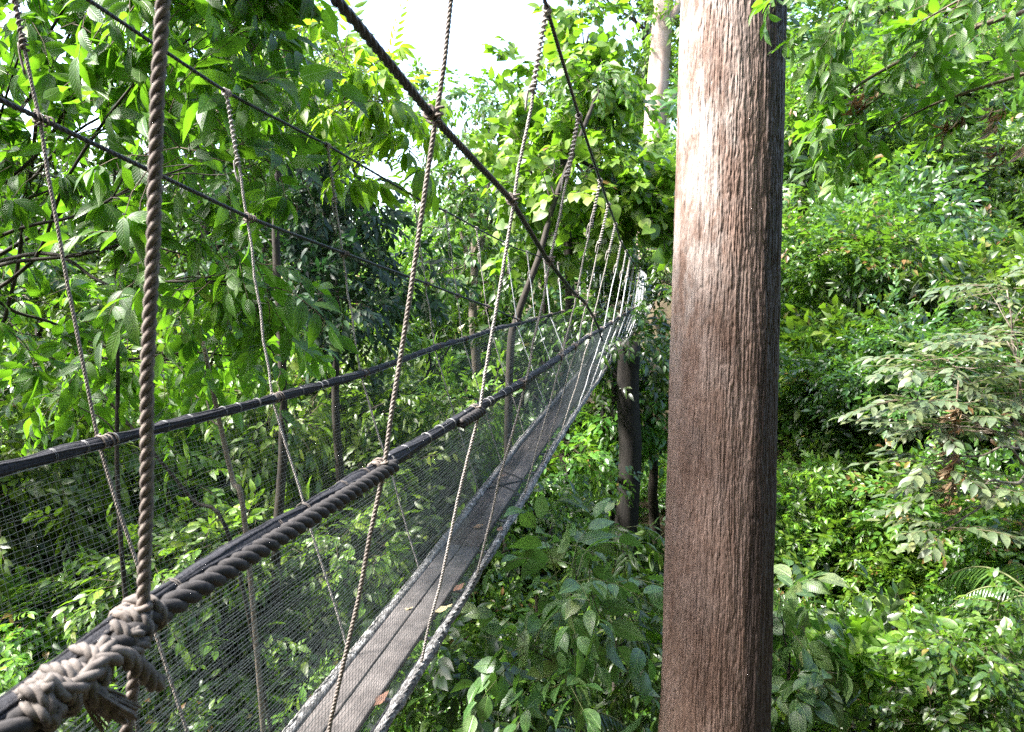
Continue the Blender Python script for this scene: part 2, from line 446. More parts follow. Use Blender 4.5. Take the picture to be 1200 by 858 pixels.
class Spray:
    """A twig with its leaves, along +X, leaf faces up +Z."""

    def __init__(s, kind='alt', ln=0.1, wd=0.45, n=9, twig=0.4, droop=0.25, hang=0.2, res=1, seed=0, spread=55, petiole=0.08, fold=0.25, twig_r=0.004, jit=0.25):
        r = np.random.default_rng(seed)
        V, D, ID, lo, to, mi = [], [], [], [], [], []
        cnt = 0
        sag = lambda u: np.array([u * twig, 0, -hang * twig * u * u])
        for k in range(n):
            sz = ln * r.uniform(0.7, 1.15)
            lv, ld, lf = leaf_template(res, sz, sz * wd, droop * r.uniform(.3, 1.6), fold, 0.012 if res >= 2 else 0)
            if kind == 'alt':
                u = 0.15 + 0.85 * (k + 0.5) / n
                side = 1 if k % 2 else -1
                yaw = side * R_(spread * (1 - 0.5 * u) + r.normal(0, 10)) if k < n - 1 else R_(r.normal(0, 8))
                pit = -0.15 - hang * u * 0.9 + r.normal(0, jit)
                roll = r.normal(0, jit * 1.3)
                base = sag(u)
            elif kind == 'whorl':
                u = 0.9 + 0.1 * r.random()
                yaw = 2 * math.pi * k / n + r.normal(0, .2)
                pit = -hang * 1.4 + r.normal(0, jit)
                roll = r.normal(0, jit)
                base = sag(u)
            else:                              # pinnate: leaflets in pairs
                u = 0.12 + 0.88 * (k // 2) / max(1, (n - 1) // 2)
                side = 1 if k % 2 else -1
                yaw = side * R_(72 - 35 * u)
                pit = -0.12 - hang * u + r.normal(0, jit * .4)
                roll = side * -0.15 + r.normal(0, jit * .4)
                base = sag(u)
                sc = math.sin(math.pi * (0.12 + 0.8 * u)) ** 0.6
                lv = lv * sc
            cy, sy, cp, sp, cr, sr = math.cos(yaw), math.sin(yaw), math.cos(pit), math.sin(pit), math.cos(roll), math.sin(roll)
            Rz = np.array([[cy, -sy, 0], [sy, cy, 0], [0, 0, 1]])
            Ry = np.array([[cp, 0, -sp], [0, 1, 0], [sp, 0, cp]])
            Rx = np.array([[1, 0, 0], [0, cr, -sr], [0, sr, cr]])
            lv = lv + np.array([petiole * ln, 0, 0])
            w = lv @ (Rz @ Ry @ Rx).T + base
            for f in lf:
                lo += [q + cnt for q in f]; to.append(len(f)); mi.append(0)
            V.append(w); D.append(ld); ID.append(np.full(len(w), k)); cnt += len(w)
        if twig_r > 0:
            g = Geo()
            us = np.linspace(-0.15, 1, 4)
            tube(g, np.array([sag(max(0, u)) if u >= 0 else np.array([u * twig, 0, 0]) for u in us]), np.linspace(twig_r, twig_r * .4, 4), 3, cap=False)
            tv = g.v[0]
            lo += list(g.loops[0] + cnt); to += list(g.tot[0]); mi += [1] * len(g.tot[0])
            V.append(tv); D.append(np.full((len(tv), 2), .5)); ID.append(np.full(len(tv), n)); cnt += len(tv)
        s.V = np.concatenate(V); s.D = np.concatenate(D); s.ID = np.concatenate(ID).astype(int)
        s.lo = np.array(lo); s.to = np.array(to); s.mi = np.array(mi); s.nl = n + 1


def put_sprays(g, sprays, pos, dirs, up=None, scale=1.0, roll=0.4, r=None, bias=None):
    """Copies of the spray templates at pos, pointing along dirs."""
    r = r or rng
    N = len(pos)
    if N == 0: return
    which = r.integers(0, len(sprays), N)
    up = np.array([0, 0, 1.0]) if up is None else up
    upv = np.broadcast_to(up, (N, 3)) + r.normal(0, roll, (N, 3))
    B = rot_basis(np.asarray(dirs, float), upv)
    sc = np.broadcast_to(scale, (N,)) * r.uniform(.75, 1.2, N)
    bias = np.zeros(N) if bias is None else bias
    for k, sp in enumerate(sprays):
        m = np.where(which == k)[0]
        n = len(m)
        if n == 0: continue
        V = np.einsum('nij,vj->nvi', B[m] * sc[m, None, None], sp.V) + np.asarray(pos)[m][:, None, :]
        rnd = np.clip(0.6 * r.random((n, sp.nl)) + 0.4 * r.random((n, 1)) + bias[m][:, None], 0, 1)
        dat = np.zeros((n, len(sp.V), 4))
        dat[:, :, 0] = rnd[:, sp.ID]
        dat[:, :, 1:3] = sp.D[None]
        dat[:, :, 3] = 1
        off = np.arange(n)[:, None] * len(sp.V)
        g.add(V.reshape(-1, 3), (sp.lo[None] + off).ravel(), np.tile(sp.to, n), np.tile(sp.mi, n), dat.reshape(-1, 4))


def sprays(count=4, **kw):
    return [Spray(seed=100 + 7 * i + int(kw.get('ln', .1) * 1000), **kw) for i in range(count)]


def lobe_points(c, rad, N, r, inner=0.45, low=-0.6):
    """Points in the outer part of an uneven ellipsoid, and the way twigs leave it there."""
    d = nrm(r.normal(0, 1, (N * 3, 3)))
    d = d[d[:, 2] > low][:N]
    f = inner + (1 - inner) * r.random(len(d)) ** 0.55
    lump = 1 + 0.28 * np.sin(d[:, 0] * 5.1 + c[0]) * np.sin(d[:, 1] * 4.3 + c[1] * 2) + 0.2 * np.sin(d[:, 2] * 6.7 + c[2])
    p = np.asarray(c) + d * np.asarray(rad) * (f * lump)[:, None]
    return p, d


def limb(a, b, r, bend=0.12, n=6, sag=0.0):
    a = np.asarray(a, float); b = np.asarray(b, float)
    ln = np.linalg.norm(b - a)
    mids = [a]
    for k in range(1, n):
        u = k / n
        mids.append(a + (b - a) * u + r.normal(0, bend * ln / n, 3) + np.array([0, 0, sag * ln * math.sin(math.pi * u)]))
    mids.append(b)
    return spline(np.array(mids), 3)


def tree(name, label, cat, base, fork, r0, lobes, sps, leafm, barkm, per=120, group=None, out=0.6, hang=0.25, limb_r=None, seed=1, spray_scale=1.0, trunk_bend=0.05, inner=0.45, roll=0.4, low=-0.6, twigm=None, nsub=5, flat=1.0):
    """A trunk with limbs to each lobe, and a crown of leafy twigs. lobes: (centre, radii, number of twigs)."""
    r = np.random.default_rng(seed)
    root = thing(name, label, cat, base, group)
    g = Geo()
    base = np.asarray(base, float); fork = np.asarray(fork, float)
    tp = limb(base + np.array([0, 0, -0.3]), fork, r, trunk_bend, 6)
    k = np.linspace(0, 1, len(tp))
    flare = 1 + 0.6 * np.exp(-k * 14)
    tube(g, tp, r0 * (1 - 0.45 * k) * flare, 10 if r0 > .05 else 6)
    gc = Geo()
    for (c, rad, N) in lobes:
        c = np.asarray(c, float); rad = np.broadcast_to(np.asarray(rad, float), (3,))
        lr = limb_r or r0 * 0.4
        lp = limb(fork if r.random() < .6 else tp[int(len(tp) * .8)], c, r, 0.12, 5, 0.04)
        tube(g, lp, np.linspace(lr, lr * .3, len(lp)), 6)
        p, d = lobe_points(c, rad, N, r, inner, low)
        dirs = nrm((d * out + np.array([0, 0, -hang]) + r.normal(0, .35, p.shape)) * np.array([1, 1, flat]))
        put_sprays(gc, sps, p, dirs, scale=spray_scale, roll=roll, r=r)
        for q in p[:nsub]:
            sl = limb(lp[int(len(lp) * r.uniform(.55, .95))], q, r, 0.1, 3)
            tube(g, sl, np.linspace(lr * .3, lr * .1, len(sl)), 4)
    g.obj('trunk', barkm, root)
    gc.obj('crown', [leafm, twigm or M['twig']], root)
    return root

# ================================================================== ground
def ground(x, y):
    x = np.asarray(x, float); y = np.asarray(y, float)
    z = -6.3 + 0.05 * np.maximum(0, y - 10)
    z = z + sstep(2.5, 10, x) * (0.9 + 0.33 * np.maximum(0, y - 9))
    z = z + sstep(-0.5, -6, x) * 1.6 + sstep(-2, -12, x) * 0.05 * np.maximum(0, y - 8)
    z = z + 0.9 * (vnoise(x * .23 + 40, y * .23 + 40, 3) - .5) + 0.3 * (vnoise(x * .9 + 40, y * .9 + 40, 5) - .5)
    far = np.hypot(x, y)
    z = z * (1 - sstep(70, 220, far)) + (-4.0) * sstep(70, 220, far)
    return np.minimum(z, 7.5) + CZ


def ground_sheet():
    n = 190
    a = np.linspace(-1, 1, n)
    a = np.sign(a) * (0.12 * np.abs(a) + 0.88 * np.abs(a) ** 3.2) * 900
    X, Y = np.meshgrid(a, a + 15)
    Z = ground(X, Y)
    V = np.stack([X, Y, Z], -1).reshape(-1, 3)
    i = np.arange(n - 1)
    q = (i[:, None] * n + i[None, :])
    F = np.stack([q, q + 1, q + n + 1, q + n], -1).reshape(-1, 4)
    g = Geo(); g.add(V, F.ravel(), np.full(len(F), 4))
    tag(g.obj('ground', M['soil']), kind='structure')


ground_sheet()


def on_ground(p):
    p = np.array(p, float)
    return np.array([p[0], p[1], float(ground(p[0], p[1]))])


# ================================================================== the rope bridge
def tab(rows):
    a = np.array(rows, float)
    return lambda t: np.stack([np.interp(t, a[:, 0], a[:, k]) for k in range(1, a.shape[1])], -1)


T_END = 33.0
rail_r = tab([(-3, 1, -.72), (0, 1, -.675), (.9, 1, -.658), (1.19, 1, -.615), (3.58, 1, -.612), (4.67, 1, -.62), (6.2, 1, -.595), (7, 1, -.575),
              (8, 1, -.545), (9.4, 1, -.545), (12.5, 1, -.50), (17, 1, -.477), (23.5, 1, -.42), (33, 1, -.2)])
rail_l = tab([(-3, 2.06, -.64), (1.2, 2.06, -.57), (2.34, 2.06, -.569), (3.6, 2.06, -.583), (4.75, 2.06, -.58), (6.4, 2.06, -.52), (7.23, 2.06, -.515), (8.4, 2.06, -.48),
              (9.94, 2.06, -.489), (12.5, 2.06, -.46), (17, 2.06, -.44), (23.5, 2.06, -.40), (33, 2.06, -.2)])
cable_r = tab([(-3, .85, 3.2), (0, .8, 2.2), (1.19, .76, 1.88), (2.38, .63, 1.55), (3.58, .641, 1.255), (4.67, .642, 1.016), (6.16, .676, .844), (7.03, .692, .742), (8.06, .717, .651),
               (9.4, .767, .535), (13, .85, .38), (20, .95, .28), (26, 1.05, .45), (33, 1.13, .85)])
cable_l = tab([(-3, 2.45, 1.9), (1.19, 2.38, 1.42), (2.34, 2.36, 1.2), (3.6, 2.285, .97), (4.75, 2.28, .9), (6.41, 2.25, .735), (7.23, 2.245, .70), (8.38, 2.234, .609),
               (10, 2.22, .5), (14, 2.15, .36), (20, 2.08, .28), (26, 2.0, .45), (33, 1.95, .9)])
stay_r = tab([(-3, .95, 1.5), (1.19, .86, .76), (1.7, .79, .65), (2.38, .794, .534), (3.58, .812, .408), (4.67, .825, .158), (6.16, .871, -.059), (7.03, .898, -.144), (8.06, .949, -.29), (9.41, 1.0, -.55)])
stay_l = tab([(-3, 2.3, 1.45), (0, 2.28, 1.0), (2.34, 2.25, .596), (3.6, 2.18, .341), (4.75, 2.18, .204), (6.41, 2.14, -.004), (7.23, 2.118, -.112), (8.38, 2.109, -.253), (9.94, 2.06, -.489)])
deck = tab([(-3, 1.52, -2.10), (3, 1.52, -2.02), (4.4, 1.525, -1.96), (6, 1.53, -1.85), (8, 1.53, -1.70), (11, 1.53, -1.55), (15, 1.53, -1.40), (19, 1.53, -1.33), (25, 1.53, -1.20), (33, 1.53, -.9)])


def W(fn, t, dlat=0.0, dz=0.0):
    t = np.atleast_1d(np.asarray(t, float))
    v = fn(t)
    p = t[:, None] * U + (v[:, :1] + dlat) * NL
    p[:, 2] = v[:, 1] + dz + CZ
    return p


def smooth_line(fn, t0, t1, step=0.1, dlat=0.0, dz=0.0, win=7):
    t = np.arange(t0, t1 + 1e-6, step)
    p = W(fn, t, dlat, dz)
    k = np.ones(win) / win
    q = p.copy()
    if len(p) > win * 2:
        for c in range(3):
            e = np.concatenate([2 * p[0, c] - p[win // 2:0:-1, c], p[:, c], 2 * p[-1, c] - p[-2:-win // 2 - 1:-1, c]])
            q[:, c] = np.convolve(e, k, 'valid')
    return q


EDGE_R, EDGE_L = -0.232, 0.16
bridge = thing('rope_bridge', 'narrow rope suspension bridge with plank deck and black netting, running far into the forest', 'rope bridge', BR(3, 1.53, -2.0))

# deck boards, laid two abreast
for k, t0 in enumerate(np.arange(-2.1, T_END - .2, 2.43)):
    t1 = min(t0 + 2.425, T_END)
    for (la, lb) in ((-.122, .0113), (.0127, .124)):
        a = W(deck, t0, 0, 0)[0]; b = W(deck, t1, 0, 0)[0]
        dz = rng.normal(0, .004); sh = rng.normal(0, .004)
        mid = (a + b) / 2 + NL * ((la + lb) / 2 + sh) + np.array([0, 0, dz + .012])
        ax = (b - a) / 2; up = np.array([0, 0, 1.0])
        g = Geo()
        n = 10
        for q in range(1):
            box(g, mid, ax, NL * (lb - la) / 2, up * .014)
        g.obj('plank', M['plank'], bridge, smooth=False)
# fine netting stretched over the boards
g = Geo()
for t in np.arange(-1.0, 13, .021):
    la = np.linspace(-.13, .115, 7)
    c = W(deck, np.full(7, t) + .05 * la + .014 * (vnoise(la * 9 + 20, np.full(7, t * 2.1 + 9), 41) - .5) * 2, 0, .029)
    tube(g, c + la[:, None] * NL, .0013 if t < 7 else .002, 3, cap=False)
tt = np.arange(-1.0, 13, .12)
for la in np.arange(-.125, .115, .034):
    tube(g, W(deck, tt, la, .0295) + (NL * .006) * (vnoise(tt * 1.7 + 30, tt * 0 + la * 50 + 20, 43) - .5)[:, None], .0011, 3, cap=False)
g.obj('deck_net', M['rope_black'], bridge, smooth=False)
# the rungs under them
for t in np.arange(-1.6, T_END, 0.62):
    c = W(deck, t, 0, -.022)[0]
    g = Geo(); tube(g, np.array([c + NL * EDGE_R, c + NL * EDGE_L]), .013, 6)
    g.obj('rung', M['metal'], bridge)
# side poles wrapped in gathered netting
for s, lat in ((1, EDGE_R), (-1, EDGE_L)):
    p = smooth_line(deck, -2.2, T_END, .035, lat, .025)
    kk = np.arange(len(p))
    rad = .028 + .010 * (vnoise(kk * .21 + 9, kk * 0 + s * 3 + 5, 4) - .5) + .010 * (vnoise(kk * .7 + 9, kk * 0 + s + 9, 6) - .5)
    p = p + NL * (.012 * (vnoise(kk * .09 + 3, kk * 0 + s + 20, 8) - .5))[:, None]
    g = Geo(); tube(g, p, rad, 12)
    twisted(g, p[::2] + np.array([0, 0, .022]) - NL * s * .012, .010, .12, 2, 5, 7)
    e = g.obj('edge_pole', M['gathered_net'], bridge)
    q = smooth_line(deck, -2.2, T_END, .06, lat + s * .035, .02)
    g = Geo(); twisted(g, q, .009, .1, 2, 5, 6)
    g.obj('edge_cord', M['rope_black'], e)

# handrails: a black bundle of rolled net, white ties along it
for side, fn in (('r', rail_r), ('l', rail_l)):
    p = smooth_line(fn, -2.5, T_END, .04, 0, 0, 9)
    kk = np.arange(len(p))
    sd = 1 if side == 'r' else 2
    tt = -2.5 + .04 * kk
    rad = (.0215 if side == 'r' else .0205) * (1 - .3 * sstep(5, 12, tt)) + .011 * (vnoise(kk * .23 + 5, kk * 0 + sd * 7, 2) - .5) + .006 * (vnoise(kk * .8 + 5, kk * 0 + sd * 5, 3) - .5)
    g = Geo(); tube(g, p, rad, 12)
    for a in range(9):                           # cords of the rolled net showing on it
        T_, N_, B_ = frames(p)
        ang = a * .7 + .45 * np.sin(kk * .17 + a * 1.7) + .02 * kk
        tube(g, p + (rad * .93)[:, None] * (np.cos(ang)[:, None] * N_ + np.sin(ang)[:, None] * B_), .0052, 5)
    hr = g.obj('handrail', M['rope_black'], bridge)
    for t in np.arange(.95, 8.6, .19):
        t = t + rng.normal(0, .035)
        c = smooth_line(fn, t - .006, t + .006, .006)
        g = Geo(); coil(g, c, .0245 * (1 - .3 * float(sstep(5, 12, t))), .0013, 1.6, 5, 14)
        g.obj('tie', M['rope_old'] if side == 'r' and t < 2.45 else M['tie'], hr)
    if side == 'r':
        spans = [(-2.5, 2.46), (3.28, 3.66)]
        for (a, b) in spans:
            q = smooth_line(fn, a, b, .04, -.032, -.008)
            g = Geo(); twisted(g, q, .0245, .135, 3, 8, 14)
            g.obj('twisted_rope', M['rope_brown'], hr)
    else:
        q = smooth_line(fn, -2, 10, .05, -.014, -.02)
        g = Geo(); tube(g, q, .0022, 4)
        g.obj('wire', M['tie'], hr)

# main cables and the stay ropes
for fn, a, b, r, nm, per in ((cable_r, -3, T_END, .0105, 'main_cable', 6), (cable_l, -3, T_END, .0095, 'main_cable', 6), (stay_r, -3, 9.41, .0145, 'stay_rope', 9), (stay_l, -3, 9.94, .0105, 'stay_rope', 9)):
    p = smooth_line(fn, a, b, .06, 0, 0, 5)
    g = Geo(); twisted(g, p, r, r * 8, 3, 6, per)
    tube(g, p, r * .75, 5)
    g.obj(nm, M['cable'], bridge)
e = W(rail_r, 9.41)[0]
g = Geo(); twisted(g, spline([e + [0, 0, .02], e + [0, .01, -.03], e + NL * -.03 + U * .05 + [0, 0, -.14]], 5), .012, .08, 3, 6, 9)
coil(g, np.array([e - U * .05, e + U * .05]), .026, .008, 4)
g.obj('rope_end', M['cable'], bridge)

# hangers
ST = [0.0, 1.19, 2.38, 3.6, 4.72, 6.27, 7.13, 8.22, 9.6] + list(np.arange(10.85, 20, 1.25)) + list(np.arange(20.4, T_END - .2, .75))
for i, t in enumerate(ST):
    for side in ('r', 'l'):
        cf, rf, sf, lat, sg = (cable_r, rail_r, stay_r, EDGE_R, -1) if side == 'r' else (cable_l, rail_l, stay_l, EDGE_L, 1)
        tend = 9.3 if side == 'r' else 9.8
        pts = [W(cf, t)[0]]
        has_stay = t < tend
        if has_stay: pts.append(W(sf, t, sg * .016)[0])
        pts.append(W(rf, t, sg * .028)[0])
        low = W(deck, t, lat + sg * -.012 if False else lat, .03)[0]
        pts.append(low)
        pts = np.array(pts)
        # a small sideways wander
        rp = []
        for a, b in zip(pts[:-1], pts[1:]):
            for k in range(6):
                rp.append(a + (b - a) * k / 6)
        rp.append(pts[-1]); rp = np.array(rp)
        rp[1:-1] += rng.normal(0, .004, rp[1:-1].shape)
        near = t < 3
        rad = .0122 if t < 2 else (.0082 if t < 5 else .0074)
        if side == 'l': rad *= .82
        if t > 12: rad = .011
        g = Geo()
        if t < 5.5: twisted(g, rp, rad, rad * 5.8, 3, 7 if near else 5, 14 if near else 8)
        elif t < 13: twisted(g, rp, rad, rad * 6.5, 3, 4, 6)
        else: tube(g, rp, rad, 5)
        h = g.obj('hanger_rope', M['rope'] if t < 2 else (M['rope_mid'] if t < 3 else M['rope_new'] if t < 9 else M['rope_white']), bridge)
        # cord wound round the head of the hanger
        if t < 16:
            a = rp[0]; d = nrm(pts[1] - pts[0])
            ln = .34 if t < 8 else .28
            g = Geo()
            coil(g, np.array([a + d * .015, a + d * ln]), rad * 1.25, rad * .72, 13, 5 if t < 8 else 4, 12 if t < 8 else 8)
            coil(g, np.array([a - U * .03, a + U * .03]), .016, rad * .7, 3, 5, 10)
            coil(g, np.array([a + d * (ln - .01), a + d * (ln + .03)]), rad * 1.7, rad * .75, 2, 5, 10)
            tube(g, spline([a + d * ln + NL * .02, a + d * (ln + .05) + NL * .024, a + d * (ln + .11) + NL * .018], 3), rad * .7, 5)
            g.obj('wrapped_coil', M['rope'] if t < 3 else M['rope_new'], h)
            for f_, has in ((sf, has_stay), (rf, True)):
                if not has: continue
                q = W(f_, t)[0]
                q0 = W(f_, t - .035)[0]; q1 = W(f_, t + .035)[0]
                g = Geo()
                rr = .024 if f_ is rf else .017
                coil(g, np.array([q0, q1]), rr, rad * .62, 3.3, 5, 12, jitter=.003)
                hd = nrm(pts[-2] - pts[0])
                coil(g, np.array([q + NL * sg * .026 + hd * -.026, q + NL * sg * .026 + hd * .026]), rad * 1.35, rad * .62, 2.4, 5, 12)
                g.obj('knot', M['rope'], h)
        elif t < T_END:
            pass


def QL(px, py, lat):
    """Point of the view direction (px, py) that lies `lat` to the left of the eye line along the bridge."""
    d = P(px, py, 1.0) - np.array([0, 0, CZ])
    s = lat / np.dot(d, NL)
    return d * s + np.array([0, 0, CZ])


def wound(g, pts, r, rope, turns, jitter=0.0, seed=0):
    """A laid rope wound round a line."""
    p, s = resample(pts, np.linalg.norm(np.diff(np.asarray(pts, float), axis=0), axis=1).sum() / (turns * 20))
    T, N, B = frames(p)
    a = 2 * math.pi * turns * s / s[-1]
    rr = r + jitter * np.sin(a * .41 + 1.3 + seed)
    q = p + rr[:, None] * (np.cos(a)[:, None] * N + np.sin(a)[:, None] * B) + T * (jitter * np.sin(a * .9 + seed))[:, None]
    twisted(g, q, rope, rope * 5.5, 3, 7, 10)


# the big knot of the near handrail
kn = thing  # (part of the bridge: built below as one mesh per rope end)
g = Geo()
c0, c1 = QL(28, 838, .975), QL(124, 772, .98)
wound(g, np.array([c0, c0 * .5 + c1 * .5 + np.array([0, 0, .004]), c1]), .032, .0120, 7.0, .008)
wound(g, np.array([QL(132, 752, .985), QL(176, 716, .985)]), .031, .0125, 2.6, .006, 2)
hq = QL(152, 700, .97); hb = QL(150, 765, .97)
wound(g, np.array([hq * .35 + hb * .65, hb]), .023, .0125, 1.6, .004, 4)
twisted(g, spline([QL(126, 752, .965), QL(118, 775, .945), QL(96, 800, .94), QL(70, 812, .945), QL(52, 800, .95)], 6), .016, .1, 3, 8, 14)
wound(g, np.array([QL(40, 838, .965), QL(66, 815, .955)]), .024, .0125, 2.2, .005, 5)
twisted(g, spline([QL(112, 778, .95), QL(138, 768, .94), QL(160, 780, .945), QL(180, 800, .95), QL(186, 800, .955)], 6), .0175, .1, 3, 8, 14)
twisted(g, spline([QL(148, 742, .96), QL(157, 756, .955), QL(157, 776, .955)], 6), .015, .09, 3, 8, 14)
g.obj('large_knot', M['rope_old'], bridge)
g = Geo()
q = spline([QL(96, 800, .95), QL(112, 815, .945), QL(126, 826, .945), QL(144, 838, .945)], 6)
for k in range(46):
    o = rng.normal(0, 1, 3) * .010
    u = np.linspace(.35, 1.5, len(q))[:, None]
    tube(g, q + o * u, np.linspace(.0035, .0028, len(q)), 4)
twisted(g, q[:-3], .017, .1, 3, 8, 14)
g.obj('frayed_rope_end', M['rope_old'], bridge)

# the black cord lashed across the boards
for (ta, tb) in ((6.35, 6.62), (6.68, 6.95), (6.72, 6.42)):
    a = W(deck, ta, -.17, .034)[0]; b = W(deck, tb, .13, .034)[0]
    g = Geo(); twisted(g, np.array([a, (a + b) / 2 + [0, 0, .004], b]), .008, .06, 2, 5, 8)
    g.obj('lashing', M['rope_black'], bridge)


# the nets
def net(side):
    rf, lat, sg = (rail_r, EDGE_R, -1) if side == 'r' else (rail_l, EDGE_L, 1)

    def surf(t, s):
        t = np.asarray(t, float); s = np.asarray(s, float)
        a = rf(t); d = deck(t)
        latv = a[:, 0] + (d[:, 0] + lat - a[:, 0]) * s
        zv = (a[:, 1] - .01) + (d[:, 1] + .03 - a[:, 1] + .01) * s
        bul = np.sin(math.pi * s) * (.035 + .05 * (vnoise(t * 1.1 + 30, s * 2.2 + 3, 7) - .5) + .025 * (vnoise(t * 3.3 + 30, s * 5 + 3, 9) - .5))
        latv = latv - sg * -1 * bul * (-1 if side == 'r' else -1) * 1.0
        # the slack of the net: it leans along the bridge, unevenly
        ts = t + .03 * np.sin(math.pi * s) * (vnoise(t * .9 + 11, s * 1.5, 12) - .5) * 2
        p = ts[:, None] * U + latv[:, None] * NL
        p[:, 2] = zv + CZ
        return p
    g = Geo()
    thin = 1.12 if side == 'r' else .72
    for (t0, t1, cv, rv, cl, rl, dl) in ((-.6, 7, .027, .00075, .0165, .00085, .05), (7, 13, .055, .0015, .026, .0016, .2), (13, T_END, .16, .0035, .06, .003, .5)):
        for t in np.arange(t0, t1, cv):
            s = np.linspace(0, 1, 14 if t < 7 else 8)
            tube(g, surf(np.full(len(s), t) + .10 * (s - .5) * (1 if side == 'r' else -1), s), rv * thin, 3, cap=False)
        tt = np.arange(t0, t1 + dl, dl)
        tt = tt[tt <= T_END]
        for s in np.linspace(0, 1, int(1.45 / cl)):
            w = .016 * (vnoise(tt * 2.3 + 50, tt * 0 + s * 40, 14) - .5) + .010 * (vnoise(tt * 9 + 50, tt * 0 + s * 70, 15) - .5)
            tube(g, surf(tt, np.clip(np.full(len(tt), s) + w, 0, 1)), rl * thin, 3, cap=False)
    g.obj('side_net', M['net'], bridge, smooth=False)


net('r'); net('l')


# white netting strung between cable and handrail towards the far end
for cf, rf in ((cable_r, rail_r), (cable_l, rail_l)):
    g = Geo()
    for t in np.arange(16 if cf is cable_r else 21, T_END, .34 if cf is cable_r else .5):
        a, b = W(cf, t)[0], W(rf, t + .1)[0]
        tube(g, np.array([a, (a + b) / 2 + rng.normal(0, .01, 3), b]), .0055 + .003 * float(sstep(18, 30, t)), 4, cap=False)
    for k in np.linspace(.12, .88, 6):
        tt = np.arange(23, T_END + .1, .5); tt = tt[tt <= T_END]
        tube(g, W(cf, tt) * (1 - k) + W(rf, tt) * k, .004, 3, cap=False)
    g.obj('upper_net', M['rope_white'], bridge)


# dry leaves lying on the deck
def deck_leaf(px, py, ln, wd, mat, label, dz=.05, yaw=0, cup=.25, on_edge=False):
    d = P(px, py, 1.0) - np.array([0, 0, CZ])
    t = 4.0
    for _ in range(30):
        s = (float(deck(np.array([t]))[0, 1]) + dz) / d[2]
        t = float(np.dot(d, U) * s)
    c = d * s + np.array([0, 0, CZ])
    lv, ld, lf = leaf_template(2, ln, wd, -cup, cup, .05)
    lv = lv - np.array([ln / 2, 0, lv[:, 2].min()])
    ca, sa = math.cos(yaw), math.sin(yaw)
    v = lv @ np.array([[ca, -sa, 0], [sa, ca, 0], [0, 0, 1]]).T
    g = Geo()
    dat = np.zeros((len(v), 4)); dat[:, 0] = rng.random(); dat[:, 1:3] = ld
    g.add(v, [q for f in lf for q in f], [len(f) for f in lf], 0, dat)
    o = g.obj('dry_leaf', M[mat])
    o.location = Vector(c)
    tag(o, label, 'leaf', 'dry leaves fallen on the deck')


deck_leaf(519, 716, .13, .05, 'dry_leaf_pale', 'long pale yellow dry leaf lying across the deck boards near the right edge', .04, .5)
deck_leaf(476, 716, .09, .03, 'dry_leaf_pale', 'small dull leaf sliver in the middle of the nearest deck boards', .04, .3)
deck_leaf(561, 618, .085, .055, 'dead_leaf', 'brown dry leaf on the deck boards, the one lying farther out in mid-deck', .04, .4)
deck_leaf(590, 558, .06, .03, 'dead_leaf', 'tiny brown leaf beside the black cord lashing across the deck', .04, .1)
deck_leaf(538, 690, .10, .05, 'dead_leaf', 'brown dry leaf caught between deck boards and right edge pole', .055, .9)
deck_leaf(586, 621, .07, .045, 'dead_leaf', 'small orange-brown dry leaf lying on top of the right edge pole', .065, 1.2)
deck_leaf(446, 822, .12, .05, 'dead_leaf', 'large rusty dry leaf in the gap beside the nearest deck boards', .03, 1.0)

